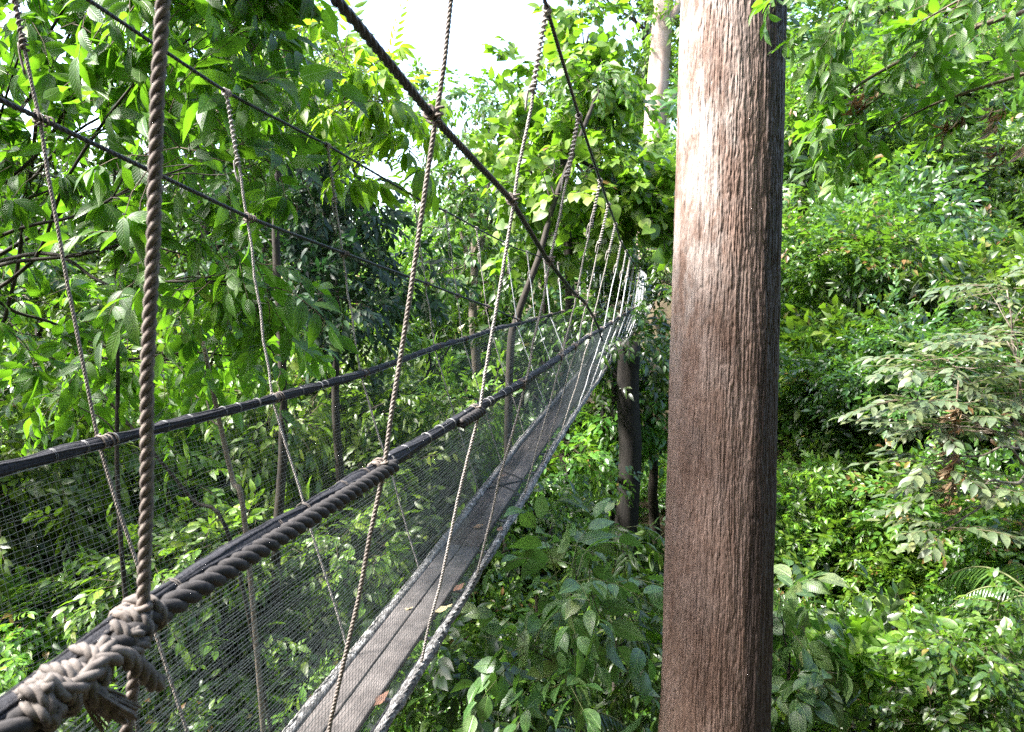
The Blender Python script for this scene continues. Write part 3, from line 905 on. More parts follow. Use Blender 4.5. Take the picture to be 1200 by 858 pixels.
# ================================================================== the tall tree
def tall_tree():
    top, bot = P(856.5, 100, 5.2), P(838, 800, 5.2)
    ax = (top - bot); ax = ax / ax[2]
    base = bot + ax * (float(ground(bot[0], bot[1])) - .3 - bot[2])
    root = thing('tall_tree', 'tall straight tree trunk with rough reddish-brown fissured bark, standing just right of the bridge', 'tree', base)
    R0 = .352
    zs = np.concatenate([np.arange(base[2], CZ - 3.3, .05), np.arange(CZ - 3.3, CZ + 2.3, .0075), np.arange(CZ + 2.3, CZ + 9, .06)])
    nth = 660
    th = np.linspace(0, 2 * math.pi, nth, endpoint=False)
    TH, Z = np.meshgrid(th, zs)
    uu = TH / (2 * math.pi)
    wob = (vnoise(uu * 16, Z * 1.3, 21, 16) - .5) * 1.2 + (vnoise(uu * 60, Z * 4, 22, 60) - .5) * 1.0
    a = vnoise(uu * 150 + wob, Z / .30, 1, 150)
    b = vnoise(uu * 250 + wob * 1.5, Z / .12, 2, 250)
    c = vnoise(uu * 300, Z / .022, 3, 300)
    fis = np.clip(1 - np.abs(2 * a - 1) * 2.2, 0, 1)
    fis2 = np.clip(1 - np.abs(2 * b - 1) * 2.6, 0, 1)
    plate = vnoise(uu * 40 + wob, Z / .5, 8, 40)
    h = -.0065 * fis - .0045 * fis2 + .0035 * (c - .5) + .009 * (plate - .5)
    broad = .012 * (vnoise(uu * 6, Z * .25, 4, 6) - .5)
    fl = np.maximum(0, CZ - 2.9 - Z)
    flare = .035 * fl ** 1.5 * (1 + .5 * np.sin(TH * 5 + 1)) + 0.03 * fl
    # a low rib down the side towards the right
    rib = .018 * np.exp(-((np.angle(np.exp(1j * (TH - R_(-62)))) / .16) ** 2)) * (0.7 + .3 * vnoise(Z * .4, Z * 0, 6))
    rad = R0 + h + broad + flare + rib - .004 * (Z - CZ)
    cx = base[0] + ax[0] * (Z - base[2]); cy = base[1] + ax[1] * (Z - base[2])
    V = np.stack([cx + rad * np.cos(TH), cy + rad * np.sin(TH), Z], -1).reshape(-1, 3)
    nz = len(zs)
    i = np.arange(nz - 1)[:, None] * nth; j = np.arange(nth)[None, :]; jn = (j + 1) % nth
    F = np.stack([i + j, i + jn, i + nth + jn, i + nth + j], -1).reshape(-1, 4)
    # a black streak painting in the trunk's shaded right-hand side, ragged along its edge
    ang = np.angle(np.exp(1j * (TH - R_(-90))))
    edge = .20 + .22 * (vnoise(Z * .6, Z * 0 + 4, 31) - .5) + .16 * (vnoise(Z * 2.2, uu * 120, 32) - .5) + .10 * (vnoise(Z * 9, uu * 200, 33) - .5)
    shade_streak = sstep(-.02, .16, ang - edge) * (.75 + .25 * vnoise(uu * 180, Z * 3, 34)) * (1 - sstep(1.5, 1.7, ang))
    dat = np.zeros((V.shape[0], 4)); dat[:, 0] = shade_streak.ravel()
    dat[:, 1] = ((.08 + .5 * (1 - sstep(-.9, .25, ang)) * sstep(-1.2, 1.2, Z - CZ)) * (1 - shade_streak)).ravel()      # sunlit bleaching painted as pale patches, mostly high on the left
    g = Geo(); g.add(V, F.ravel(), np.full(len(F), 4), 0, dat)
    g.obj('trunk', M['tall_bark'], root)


tall_tree()

# ================================================================== undergrowth that nobody could count (stuff)
def mound_mesh(name, sps, N, leafm, seed, flat=0.8, lumps=5):
    """A leafy mass about one metre in radius, built of twigs on several uneven lobes."""
    r = np.random.default_rng(seed)
    g = Geo()
    for k in range(lumps):
        a = r.uniform(0, 2 * math.pi); d = r.uniform(.1, .75)
        c = np.array([d * math.cos(a), d * math.sin(a), r.uniform(.1, .65) * flat])
        rad = np.array([1, 1, .8]) * r.uniform(.35, .62)
        p, dr = lobe_points(c, rad, N // lumps, r, .55, -.35)
        dirs = nrm(dr * .75 + np.array([0, 0, .05]) + r.normal(0, .4, p.shape))
        put_sprays(g, sps, p, dirs, roll=.5, r=r, bias=np.full(len(p), r.normal(0, .2)))
    return g.mesh(name, [leafm, M['twig']])


FINE = sprays(3, kind='alt', ln=.075, wd=.48, n=9, twig=.22, droop=.3, hang=.35, res=0, twig_r=0)
FINE2 = sprays(3, kind='alt', ln=.115, wd=.44, n=9, twig=.32, droop=.35, hang=.4, res=1, twig_r=0)
WHORL = sprays(3, kind='whorl', ln=.125, wd=.38, n=8, twig=.16, droop=.5, hang=.35, res=1, twig_r=0)
FROND = sprays(3, kind='pinnate', ln=.13, wd=.28, n=26, twig=.62, droop=.2, hang=.5, res=0, twig_r=.004)

mounds = []
for i, (sp, lm, N) in enumerate(((FINE, 'mid_leaf', 850), (FINE, 'bright_leaf', 820), (FINE2, 'mid_leaf', 480), (FINE2, 'deep_leaf', 480), (WHORL, 'deep_leaf', 460), (WHORL, 'mid_leaf', 460), (FROND, 'bright_leaf', 90), (FINE, 'deep_leaf', 850), (FINE2, 'bright_leaf', 480))):
    o = bpy.data.objects.new('leaf_clump', mound_mesh('leaf_clump', sp, N, M[lm], 40 + i))
    mounds.append(o)
src = bpy.data.collections.new('leaf_clumps')      # clumps scattered by the stuff objects only
for k, o in enumerate(mounds):
    o.name = 'leaf_clump_%d' % k
    src.objects.link(o)


def scatter(name, pts, scales, pick, tilt, kind='stuff'):
    me = bpy.data.meshes.new(name)
    pts = np.asarray(pts, np.float32)
    me.vertices.add(len(pts)); me.vertices.foreach_set('co', pts.ravel())
    a = me.attributes.new('scale', 'FLOAT', 'POINT'); a.data.foreach_set('value', np.asarray(scales, np.float32))
    a = me.attributes.new('pick', 'INT', 'POINT'); a.data.foreach_set('value', np.asarray(pick, np.int32))
    a = me.attributes.new('turn', 'FLOAT_VECTOR', 'POINT'); a.data.foreach_set('vector', np.asarray(tilt, np.float32).ravel())
    o = bpy.data.objects.new(name, me); COL.objects.link(o)
    ng = bpy.data.node_groups.new(name, 'GeometryNodeTree')
    ng.interface.new_socket('Geometry', in_out='INPUT', socket_type='NodeSocketGeometry')
    ng.interface.new_socket('Geometry', in_out='OUTPUT', socket_type='NodeSocketGeometry')
    N = ng.nodes; L = ng.links.new
    gi = N.new('NodeGroupInput'); go = N.new('NodeGroupOutput')
    ci = N.new('GeometryNodeCollectionInfo'); ci.inputs['Collection'].default_value = src
    ci.inputs['Separate Children'].default_value = True; ci.inputs['Reset Children'].default_value = True
    ip = N.new('GeometryNodeInstanceOnPoints'); ip.inputs['Pick Instance'].default_value = True

    def attr(nm, dt):
        n = N.new('GeometryNodeInputNamedAttribute'); n.data_type = dt; n.inputs['Name'].default_value = nm
        return n.outputs['Attribute']
    L(gi.outputs[0], ip.inputs['Points']); L(ci.outputs[0], ip.inputs['Instance'])
    L(attr('pick', 'INT'), ip.inputs['Instance Index'])
    e2r = N.new('FunctionNodeEulerToRotation'); L(attr('turn', 'FLOAT_VECTOR'), e2r.inputs[0]); L(e2r.outputs[0], ip.inputs['Rotation'])
    L(attr('scale', 'FLOAT'), ip.inputs['Scale'])
    L(ip.outputs[0], go.inputs[0])
    md = o.modifiers.new('scatter', 'NODES'); md.node_group = ng
    tag(o, kind=kind)
    return o


def wedge(px0, px1, d0, d1, step=1.14, gap=.125, rad=.095, picks=(0, 1, 2, 3), lift=0.0, seed=1, prob=1.0, keep=None, dens=lambda d: 1.0):
    """Points over the ground of a sector, farther ones larger and wider apart."""
    r = np.random.default_rng(seed)
    pts, sc, pk, tl = [], [], [], []
    d = d0
    while d < d1:
        x0 = (px0 - 600) / FPX * d; x1 = (px1 - 600) / FPX * d
        n = max(1, int((x1 - x0) / (gap * d + .25)))
        for k in range(n):
            if r.random() > prob: continue
            x = x0 + (x1 - x0) * (k + r.random()) / n
            y = d * r.uniform(.93, 1.08)
            s = (rad * d + .3) * r.uniform(.5, 1.55)
            z = float(ground(x, y))
            if keep and not keep(x, y, s): continue
            pts.append((x, y, z - .15 * s + lift * r.random() * s)); sc.append(s)
            q = float(vnoise(np.array([x * .4 + 60 + seed]), np.array([y * .4 + 60]), 17)[0]) * 1.3 - .15 + r.normal(0, .12)
            pk.append(picks[int(np.clip(q, 0, .999) * len(picks))])
            tl.append((r.normal(0, .15), r.normal(0, .15), r.uniform(0, 6.28)))
        d *= step
    return pts, sc, pk, tl


def clear_of_bridge(x, y, s):
    p = np.array([x, y, 0]); t = float(p @ U); l = float(p @ NL)
    return not (-1 < t < 36 and abs(l - 1.5) < .9 + s and float(ground(x, y)) + s * 1.2 - CZ > float(deck(np.array([t]))[0, 1]) - .3)


a = wedge(870, 1290, 6.5, 48, step=1.11, gap=.10, picks=(0, 7, 1, 2, 3, 0, 1, 5, 7, 0, 8), seed=3, lift=.6, prob=.85)
b = wedge(880, 1260, 12, 46, step=1.12, gap=.13, picks=(0, 1, 0, 7, 3), seed=33, lift=1.2, prob=.8)
a = [list(x) + list(y) for x, y in zip(a, b)]
scatter('hillside_undergrowth', *a)
a = wedge(-140, 520, 5.2, 40, picks=(8, 2, 8, 1, 8, 5, 8, 1), seed=4, lift=.6, keep=clear_of_bridge)
scatter('bank_undergrowth', *a)
a = wedge(480, 890, 6.5, 40, picks=(2, 3, 4, 5, 7, 0), seed=5, lift=.4, keep=clear_of_bridge)
scatter('valley_undergrowth', *a)

# unseen leaf clumps added behind and beside the viewpoint to cut skylight
r = np.random.default_rng(61)
pts, sc, pk, tl = [], [], [], []
for k in range(300):
    a = R_(r.uniform(75, 285))                     # clockwise from the view axis
    el = r.uniform(-.25, .62) if r.random() < .65 else r.uniform(.62, 1.15)
    d = r.uniform(9, 15)
    if abs(a - R_(262)) < .9 and el > .22: continue  # gap left open towards the sun
    pts.append((math.sin(a) * d, math.cos(a) * d, CZ + d * math.tan(el))); sc.append(r.uniform(1.7, 3.0)); pk.append(int(r.choice([2, 3, 4, 5])))
    tl.append((r.normal(0, .4), r.normal(0, .4), r.uniform(0, 6.28)))
scatter('unseen_shade_wood', pts, sc, pk, tl)

# ================================================================== trees and shrubs, each a thing of its own
def lobe(px, py, d, rx, ry, N, rd=None):
    """A crown lobe: where it stands, half-sizes seen from the eye in px, depth half-size in metres."""
    k = d / FPX
    return (P(px, py, d), (rx * k, rd if rd else (rx + ry) * .5 * k, ry * k), N)


def stand(px, d):
    x = (px - 600) / FPX * d
    return np.array([x, d, float(ground(x, d))])


BIGL = sprays(5, kind='alt', ln=.185, wd=.40, n=8, twig=.42, droop=.35, hang=.55, res=2, twig_r=.004, spread=60, jit=.3)
BIGW = sprays(4, kind='whorl', ln=.205, wd=.38, n=8, twig=.3, droop=.45, hang=.5, res=2, twig_r=.005, jit=.3)
tree('broadleaf_tree', 'big-leaved tree overhanging the near left of the bridge, long drooping glossy leaves', 'tree',
     stand(-150, 6.4), P(-60, 330, 6.2), .11,
     [lobe(30, 40, 5.4, 110, 80, 46), lobe(170, 70, 5.8, 110, 80, 46), lobe(280, 120, 6.6, 80, 90, 38), lobe(80, 210, 5.6, 110, 90, 46),
      lobe(220, 300, 5.4, 80, 80, 30), lobe(290, 330, 5.2, 50, 70, 18), lobe(20, 380, 6.2, 80, 90, 34), lobe(150, 420, 6.8, 110, 80, 36), lobe(290, 420, 6.6, 70, 60, 18),
      lobe(110, -70, 5.2, 160, 70, 50), lobe(-90, 150, 5.5, 90, 160, 40), lobe(240, -105, 4.7, 105, 85, 140, .8), lobe(250, -255, 4.7, 125, 90, 150, .8), lobe(230, 40, 4.8, 95, 70, 60, .7), lobe(236, 190, 4.75, 85, 60, 40, .6)],  # the two dense lobes above the view are added to shade the tall trunk
     BIGL + BIGW, M['big_leaf'], M['dark_bark'], inner=.25, roll=.45, seed=5, hang=.35, limb_r=.02)

PIN = sprays(4, kind='pinnate', ln=.11, wd=.34, n=22, twig=.62, droop=.2, hang=.35, res=1, twig_r=.004)
tree('feather_leaved_tree', 'yellow-green tree with feathery layered leaves in front of the sky gap', 'tree',
     stand(300, 8.6), P(330, 130, 8.4), .07,
     [lobe(392, 80, 6.6, 62, 30, 36), lobe(438, 125, 6.5, 50, 28, 32), lobe(350, 50, 6.8, 60, 30, 28), lobe(455, 170, 6.6, 40, 16, 18), lobe(375, 135, 6.8, 50, 22, 20)],
     PIN[:2] + BIGW[:2], M['frond_leaf'], M['dark_bark'], inner=.2, roll=.25, seed=6, hang=.1, out=.9)

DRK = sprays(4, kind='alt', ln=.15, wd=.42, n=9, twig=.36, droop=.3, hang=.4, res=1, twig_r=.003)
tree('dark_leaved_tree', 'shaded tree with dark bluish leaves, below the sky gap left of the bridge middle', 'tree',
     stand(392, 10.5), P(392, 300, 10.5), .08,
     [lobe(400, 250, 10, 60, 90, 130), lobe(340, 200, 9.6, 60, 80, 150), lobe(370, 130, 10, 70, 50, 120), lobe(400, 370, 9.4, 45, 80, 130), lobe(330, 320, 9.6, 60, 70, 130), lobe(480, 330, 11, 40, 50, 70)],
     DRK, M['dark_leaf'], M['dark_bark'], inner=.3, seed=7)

RND = sprays(5, kind='alt', ln=.24, wd=.72, n=8, twig=.55, droop=.25, hang=.5, res=3, twig_r=.006, spread=65, fold=.15, jit=.35)
tree('round_leaved_tree', 'bright light-green tree with broad heart-shaped leaves, behind the right-hand ropes', 'tree',
     stand(668, 14.5), P(660, 170, 14.2), .13,
     [lobe(655, 110, 13.5, 60, 70, 60), lobe(708, 120, 13.8, 42, 60, 50), lobe(738, 225, 13.0, 42, 45, 50), lobe(690, 210, 13.2, 70, 60, 70), lobe(620, 200, 14, 50, 60, 50), lobe(748, 252, 13, 38, 36, 36),
      lobe(690, 40, 14.2, 45, 45, 36), lobe(650, 280, 14.4, 60, 40, 45)],
     RND, M['round_leaf'], M['dark_bark'], inner=.3, seed=8)

MIDS = sprays(4, kind='alt', ln=.20, wd=.5, n=9, twig=.5, droop=.3, hang=.4, res=1, twig_r=.004)
tree('slender_tree', 'slim leafy tree seen against the bright sky through the bridge ropes', 'tree',
     stand(560, 19), P(555, 250, 19), .15,
     [lobe(545, 150, 19, 50, 60, 90), lobe(590, 130, 20, 40, 50, 70), lobe(520, 220, 19, 40, 60, 80), lobe(575, 240, 18.5, 50, 60, 90), lobe(545, 310, 18, 60, 50, 90), lobe(620, 330, 18, 50, 40, 70), lobe(500, 120, 21, 35, 40, 50)],
     MIDS, M['mid_leaf'], M['grey_bark'], inner=.3, seed=9)

# the tree that carries the far end of the bridge
r = np.random.default_rng(2)
far = thing('pale_tree', 'pale smooth-barked forked tree far behind, at the far end of the bridge', 'tree', on_ground(P(748, 340, 36)))
g = Geo()
b0 = on_ground(P(748, 340, 36))
pts = spline([b0, P(756, 330, 36), P(768, 140, 36), P(776, 30, 36), P(784, -120, 36)], 6)
tube(g, pts, np.linspace(.62, .42, len(pts)), 16)
tube(g, spline([P(775, 40, 36), P(792, 12, 35.8), P(812, -40, 35.5)], 5), np.linspace(.26, .15, 11), 8)
tube(g, spline([P(780, -60, 36), P(760, -130, 36.5), P(735, -190, 36)], 5), np.linspace(.28, .12, 11), 8)
g.obj('trunk', M['pale_bark'], far)
g = Geo()
for c, rad, N in (lobe(800, -120, 36, 90, 60, 160), lobe(720, -190, 36, 80, 50, 120)):
    p, d = lobe_points(c, rad, N, r, .4)
    put_sprays(g, FINE2, p, d, scale=3.0, r=r)
g.obj('crown', [M['mid_leaf'], M['twig']], far)

# trees of the middle distance, right of and beyond the bridge
tree('glossy_tree', 'dense tree of small glossy leaves hanging under the far right end of the bridge deck', 'tree',
     stand(775, 15.5), P(762, 470, 15.5), .13,
     [lobe(765, 450, 14.5, 45, 40, 110), lobe(722, 500, 14.5, 40, 35, 90), lobe(790, 440, 15, 40, 50, 100), lobe(660, 545, 14, 60, 45, 110), lobe(760, 500, 15, 40, 40, 60)],
     sprays(4, kind='alt', ln=.19, wd=.5, n=8, twig=.45, droop=.3, hang=.5, res=1, twig_r=.003), M['mid_leaf'], M['dark_bark'], inner=.3, seed=12)
tree('understory_tree', 'shaded understory tree with layered leaves, left of the dark trunks under the bridge', 'tree',
     stand(630, 11), P(630, 640, 11), .06,
     [lobe(620, 590, 10.6, 55, 40, 70), lobe(670, 620, 11, 50, 40, 60), lobe(585, 650, 10.4, 50, 45, 60), lobe(690, 570, 12, 45, 35, 60)],
     FINE2, M['deep_leaf'], M['dark_bark'], inner=.3, seed=13, twigm=M['green_twig'])


def bare_trunk(label, px, d, pyt, r0, r1, seed, lean=0, name='dark_trunk_tree', crown=None):
    r = np.random.default_rng(seed)
    b = stand(px, d)
    t = P(px + lean, pyt, d)
    root = thing(name, label, 'tree', b)
    p = limb(b - np.array([0, 0, .3]), t, r, .05, 6)
    g = Geo(); k = np.linspace(0, 1, len(p))
    tube(g, p, (r0 + (r1 - r0) * k) * (1 + .7 * np.exp(-k * 12)), 14)
    for q in range(2):
        s = p[int(len(p) * r.uniform(.6, .9))]
        e = s + np.array([r.normal(0, 1.0), r.normal(0, .5), r.uniform(.4, 1.2)])
        l = limb(s, e, r, .2, 4); tube(g, l, np.linspace(r1 * .4, r1 * .12, len(l)), 6)
    g.obj('trunk', M['black_bark'], root)
    gc = Geo()
    c = t + np.array([0, 0, .3])
    pp, dd = lobe_points(c, crown or (1.2, 1.2, .8), 90, r, .3)
    put_sprays(gc, FINE2, pp, nrm(dd * .8 + [0, 0, -.2]), scale=1.3, r=r)
    gc.obj('crown', [M['deep_leaf'], M['twig']], root)


bare_trunk('thickest of the dark straight trunks standing just left of the tall tree', 744, 13.2, 400, .22, .19, 1, -6)
bare_trunk('middle one of the dark straight trunks beyond the right edge of the bridge', 721, 14.2, 430, .10, .08, 2, 2)
bare_trunk('thin dark trunk, nearest the bridge deck of the group under its far end', 702, 14.8, 470, .06, .045, 3, 6)

# thin leaning stems left of the bridge, seen through the nets
def pole(name, label, pts, r0, r1, mat, leafs=None, cat='tree', seed=3):
    r = np.random.default_rng(seed)
    p = spline(np.array(pts), 6)
    root = thing(name, label, cat, p[0])
    g = Geo(); tube(g, p, np.linspace(r0, r1, len(p)), 8)
    for k in range(3):
        s = p[int(len(p) * r.uniform(.45, .9))]
        e = s + np.array([r.normal(0, .4), r.normal(0, .3), r.uniform(.2, .7)])
        l = limb(s, e, r, .2, 4); tube(g, l, np.linspace(r1 * .6, r1 * .2, len(l)), 5)
    g.obj('trunk', mat, root)
    gc = Geo()
    c = p[-1]
    pp, dd = lobe_points(c, (.7, .7, .5), leafs or 26, r, .2)
    put_sprays(gc, BIGL, pp, nrm(dd * .7 + [0, 0, -.35]), scale=.85, r=r)
    gc.obj('crown', [M['big_leaf'], M['twig']], root)


pole('forked_sapling', 'slim leaning sapling with grey bark, rising behind the left rail near the twisted handrail', [stand(305, 6.4), P(290, 640, 6.3), P(272, 560, 6.3), P(252, 470, 6.2), P(238, 400, 6.2)], .026, .016, M['grey_bark'], seed=4)
pole('leaning_sapling', 'dark thin sapling slanting up to the left, behind the lower left net', [stand(330, 7.2), P(275, 650, 7.0), P(225, 585, 7.0), P(175, 525, 7.0), P(110, 450, 7.1)], .022, .012, M['dark_bark'], seed=5)
pole('thin_upright_sapling', 'thin dark upright stem among the big leaves, left of the thick near rope', [stand(150, 6.0), P(142, 640, 6.0), P(138, 420, 6.0), P(134, 190, 6.0)], .022, .012, M['dark_bark'], seed=6, leafs=14)
pole('twisted_stem_tree', 'slim dark crooked stem climbing behind the bridge ropes, left of the far handrail', [stand(592, 12.5), P(597, 440, 12.4), P(607, 370, 12.3), P(632, 300, 12.2), P(650, 235, 12.3), P(676, 170, 12.4), P(702, 105, 12.6)], .07, .03, M['dark_bark'], seed=7, leafs=30)

# leafy shrubs standing on the left bank behind the nets
BK = sprays(4, kind='alt', ln=.135, wd=.46, n=9, twig=.36, droop=.3, hang=.35, res=1, twig_r=.003)
first = None
r = np.random.default_rng(91)
for px, d, h, s in ((40, 7.6, 1.5, 1.0), (130, 8.2, 1.8, 1.1), (215, 8.8, 2.0, 1.1), (300, 9.4, 2.0, 1.1), (375, 10.0, 2.1, 1.15), (80, 9.6, 2.5, 1.25), (180, 10.4, 2.6, 1.3), (290, 11.2, 2.7, 1.3), (430, 11.6, 2.4, 1.2), (-30, 8.4, 2.2, 1.2), (470, 13, 2.8, 1.3), (520, 14.5, 2.8, 1.3)):
    b = stand(px, d)
    if first is None:
        first = tree('bank_shrub', 'bright leafy shrub on the left bank seen through the bridge netting', 'shrub', b, b + np.array([0, 0, 1.1]), .03,
                     [(b + np.array(c), np.array([.62, .62, .5]), 70) for c in ((0, 0, 1.5), (.5, .2, 1.1), (-.5, -.1, 1.2), (.1, -.4, .8), (-.2, .4, 1.9), (.35, 0, 2.0))],
                     BK, M['bright_leaf'], M['dark_bark'], inner=.3, seed=44, group='shrubs behind the left netting', limb_r=.012)
        o = first
    else:
        o = first.copy(); COL.objects.link(o)
        for ch in first.children:
            c = ch.copy(); COL.objects.link(c); c.parent = o
            c.matrix_parent_inverse = ch.matrix_parent_inverse.copy()
    o.location = Vector(b); o.rotation_euler = (0, 0, r.uniform(0, 6.28)); k = s * h / 2.0
    o.scale = (s, s, max(.8, k))

# bottom centre: saplings and ferns
SAP = sprays(6, kind='alt', ln=.205, wd=.54, n=7, twig=.5, droop=.45, hang=.65, res=2, twig_r=.005, spread=60, jit=.4, petiole=.2)
tree('broad_leaved_sapling', 'sapling with large dull broad leaves below the right edge of the bridge', 'sapling',
     stand(690, 5.9), P(668, 700, 5.8), .022,
     [lobe(672, 690, 5.5, 34, 26, 8), lobe(622, 760, 5.4, 34, 30, 6), lobe(690, 710, 5.7, 50, 45, 8), lobe(660, 790, 5.5, 45, 30, 5), lobe(680, 665, 5.7, 30, 25, 5)],
     SAP, M['sapling_leaf'], M['dark_bark'], inner=.2, seed=15, limb_r=.009, twigm=M['green_twig'], nsub=6)
tree('leafy_shrub', 'low leafy shrub at the bottom edge, between the deck and the broad-leaved sapling', 'shrub',
     stand(545, 6.9), P(540, 800, 6.8), .02,
     [lobe(520, 780, 6.6, 60, 55, 36), lobe(580, 830, 6.4, 60, 45, 34), lobe(500, 850, 6.5, 60, 45, 30)],
     sprays(4, kind='alt', ln=.15, wd=.5, n=8, twig=.35, droop=.3, hang=.4, res=2, twig_r=.003), M['deep_leaf'], M['dark_bark'], inner=.2, seed=16, limb_r=.008, twigm=M['green_twig'])
tree('fine_leaved_sapling', 'sapling with narrow hanging leaves against the left side of the tall trunk', 'sapling',
     stand(735, 7.8), P(730, 690, 7.6), .025,
     [lobe(735, 640, 7.4, 45, 50, 30), lobe(710, 720, 7.3, 45, 50, 30), lobe(755, 780, 7.6, 40, 60, 32), lobe(720, 820, 7.4, 50, 40, 26)],
     sprays(4, kind='alt', ln=.16, wd=.3, n=10, twig=.42, droop=.5, hang=.8, res=1, twig_r=.003), M['mid_leaf'], M['dark_bark'], inner=.2, seed=17, limb_r=.008, twigm=M['green_twig'])


def fern(name, label, c, n, ln, seed, mat, cat='fern', leaf=.16, wd=.2, rise=.75, arc=1.0, az0=0, group=None, pairs=24):
    """Arching fronds from one crown."""
    r = np.random.default_rng(seed)
    c = np.asarray(c, float)
    root = thing(name, label, cat, on_ground(c), group)
    b = on_ground(c)
    for k in range(n):
        az = az0 + arc * 2 * math.pi * (k + r.uniform(-.2, .2)) / n
        hd = np.array([math.cos(az), math.sin(az), 0])
        L = ln * r.uniform(.8, 1.15)
        us = np.linspace(0, 1, 16)
        p = c + us[:, None] * hd * L * .85 + np.array([0, 0, 1.0]) * (L * (rise * us - .85 * us ** 2.2))[:, None]
        g = Geo(); tube(g, p, np.linspace(.012, .004, 16) * ln, 4, mi=1)
        T, N, B = frames(p)
        pos, dirs, sc = [], [], []
        for u in np.linspace(.14, 1, pairs):
            i = min(14, int(u * 15)); q = p[i] + (p[i + 1] - p[i]) * (u * 15 - i)
            side = np.cross(T[i], [0, 0, 1.0]); side /= np.linalg.norm(side)
            for s in (-1, 1):
                pos.append(q); dirs.append(nrm(side * s * .85 + T[i] * (.35 + .4 * u) + np.array([0, 0, -.22])))
                sc.append(math.sin(math.pi * (.1 + .85 * u)) ** .7)
        lf = Spray('alt', leaf, wd, 1, 0, .35, 0, 1, seed=1, petiole=0, twig_r=0, jit=0)
        lf.V = lf.V - lf.V[0]
        # straighten: leaflets point along +X
        put_sprays(g, [lf], np.array(pos), np.array(dirs), scale=np.array(sc) * L, roll=.08, r=r)
        g.obj('frond', [mat, M['green_twig']], root)
    g = Geo()
    tube(g, np.array([b - [0, 0, .1], (b + c) / 2, c]), np.array([.05, .04, .04]) * ln, 8)
    g.obj('stem', M['dark_bark'], root)


fern('fern', 'dark green fern with arching fronds at the bottom edge below the broad-leaved sapling', P(630, 860, 6.6), 9, .95, 1, M['deep_leaf'], leaf=.2)
fern('tree_fern', 'bright green fern fronds left of the tall trunk, above the fine-leaved sapling', P(722, 735, 8.0), 6, .85, 2, M['frond_leaf'], leaf=.2, az0=-.6, arc=.7)
fern('palm', 'palm with long arching fronds on the hillside at the far right', P(1225, 715, 9), 9, 1.4, 3, M['deep_leaf'], 'palm', leaf=.26, wd=.09)
fern('understory_palm', 'small pale palm fronds among the bushes right of the tall trunk', P(1042, 690, 13), 7, 1.1, 4, M['pale_leaf'], 'palm', leaf=.24, wd=.1)

# ------------------------------------------------------------------ right of the tall trunk
BSH = sprays(4, kind='whorl', ln=.105, wd=.44, n=8, twig=.2, droop=.35, hang=.2, res=1, twig_r=.002)
tree('bright_bush', 'rounded bright green bush just right of the tall trunk, half way down', 'bush',
     stand(960, 14.5), P(955, 720, 14), .07,
     [lobe(930, 600, 13.2, 50, 50, 250), lobe(985, 620, 13.2, 50, 45, 250), lobe(920, 680, 13, 50, 55, 240), lobe(1000, 690, 13.2, 45, 50, 230), lobe(960, 580, 13.8, 45, 40, 190)],
     BSH, M['bright_leaf'], M['dark_bark'], inner=.5, seed=21, hang=-.1, out=.9)
tree('hillside_bush', 'mid-green bush higher up, right of the tall trunk and above the bright bush', 'bush',
     stand(965, 19), P(960, 560, 18.5), .1,
     [lobe(935, 450, 18, 45, 50, 240), lobe(990, 430, 18, 45, 45, 230), lobe(960, 400, 19, 50, 40, 230), lobe(1010, 480, 17.6, 35, 40, 150), lobe(930, 520, 18, 40, 30, 130)],
     sprays(4, kind='alt', ln=.13, wd=.5, n=9, twig=.36, droop=.3, hang=.35, res=0, twig_r=0), M['mid_leaf'], M['dark_bark'], inner=.5, seed=22)
PAL = sprays(6, kind='alt', ln=.18, wd=.44, n=9, twig=.62, droop=.2, hang=.14, res=2, twig_r=.005, spread=52, jit=.14)
tree('pale_leaved_tree', 'tree with tiers of drooping pale grey-green leaves at the right', 'tree',
     stand(1260, 11.2), P(1215, 520, 10.6), .09,
     [lobe(1120, 430, 10.2, 60, 16, 30), lobe(1092, 470, 10.0, 50, 12, 18), lobe(1180, 400, 10.4, 60, 20, 34), lobe(1120, 500, 10, 65, 14, 28), lobe(1190, 460, 10.2, 50, 20, 28), lobe(1105, 545, 9.9, 45, 12, 14), lobe(1180, 340, 10.6, 50, 18, 24), lobe(1150, 570, 10, 60, 12, 22), lobe(1110, 620, 9.8, 40, 10, 12)],
     PAL, M['pale_leaf'], M['grey_bark'], inner=.2, seed=23, roll=.13, hang=.05, out=.9, limb_r=.025, flat=.25)
tree('broad_leaved_shrub', 'shrub with rosettes of broad yellow-green leaves at the bottom right', 'shrub',
     stand(1030, 8.4), P(1025, 830, 8.2), .03,
     [lobe(1000, 770, 7.8, 45, 30, 22), lobe(1050, 800, 7.6, 55, 35, 28), lobe(1100, 770, 8, 45, 30, 22), lobe(960, 830, 7.6, 45, 35, 22)],
     sprays(4, kind='whorl', ln=.19, wd=.44, n=8, twig=.22, droop=.3, hang=.1, res=2, twig_r=.004), M['round_leaf'], M['dark_bark'], inner=.4, seed=24, hang=-.3, out=.6, limb_r=.01)
tree('dull_shrub', 'shrub with dull blue-green layered leaves at the foot of the tall trunk, right side', 'shrub',
     stand(925, 7.6), P(925, 780, 7.4), .025,
     [lobe(915, 720, 7.2, 35, 40, 16), lobe(935, 790, 7.1, 45, 40, 20), lobe(915, 850, 7.0, 40, 35, 16)],
     sprays(4, kind='alt', ln=.20, wd=.6, n=7, twig=.42, droop=.3, hang=.35, res=2, twig_r=.003), M['sapling_leaf'], M['dark_bark'], inner=.3, seed=25, limb_r=.01)
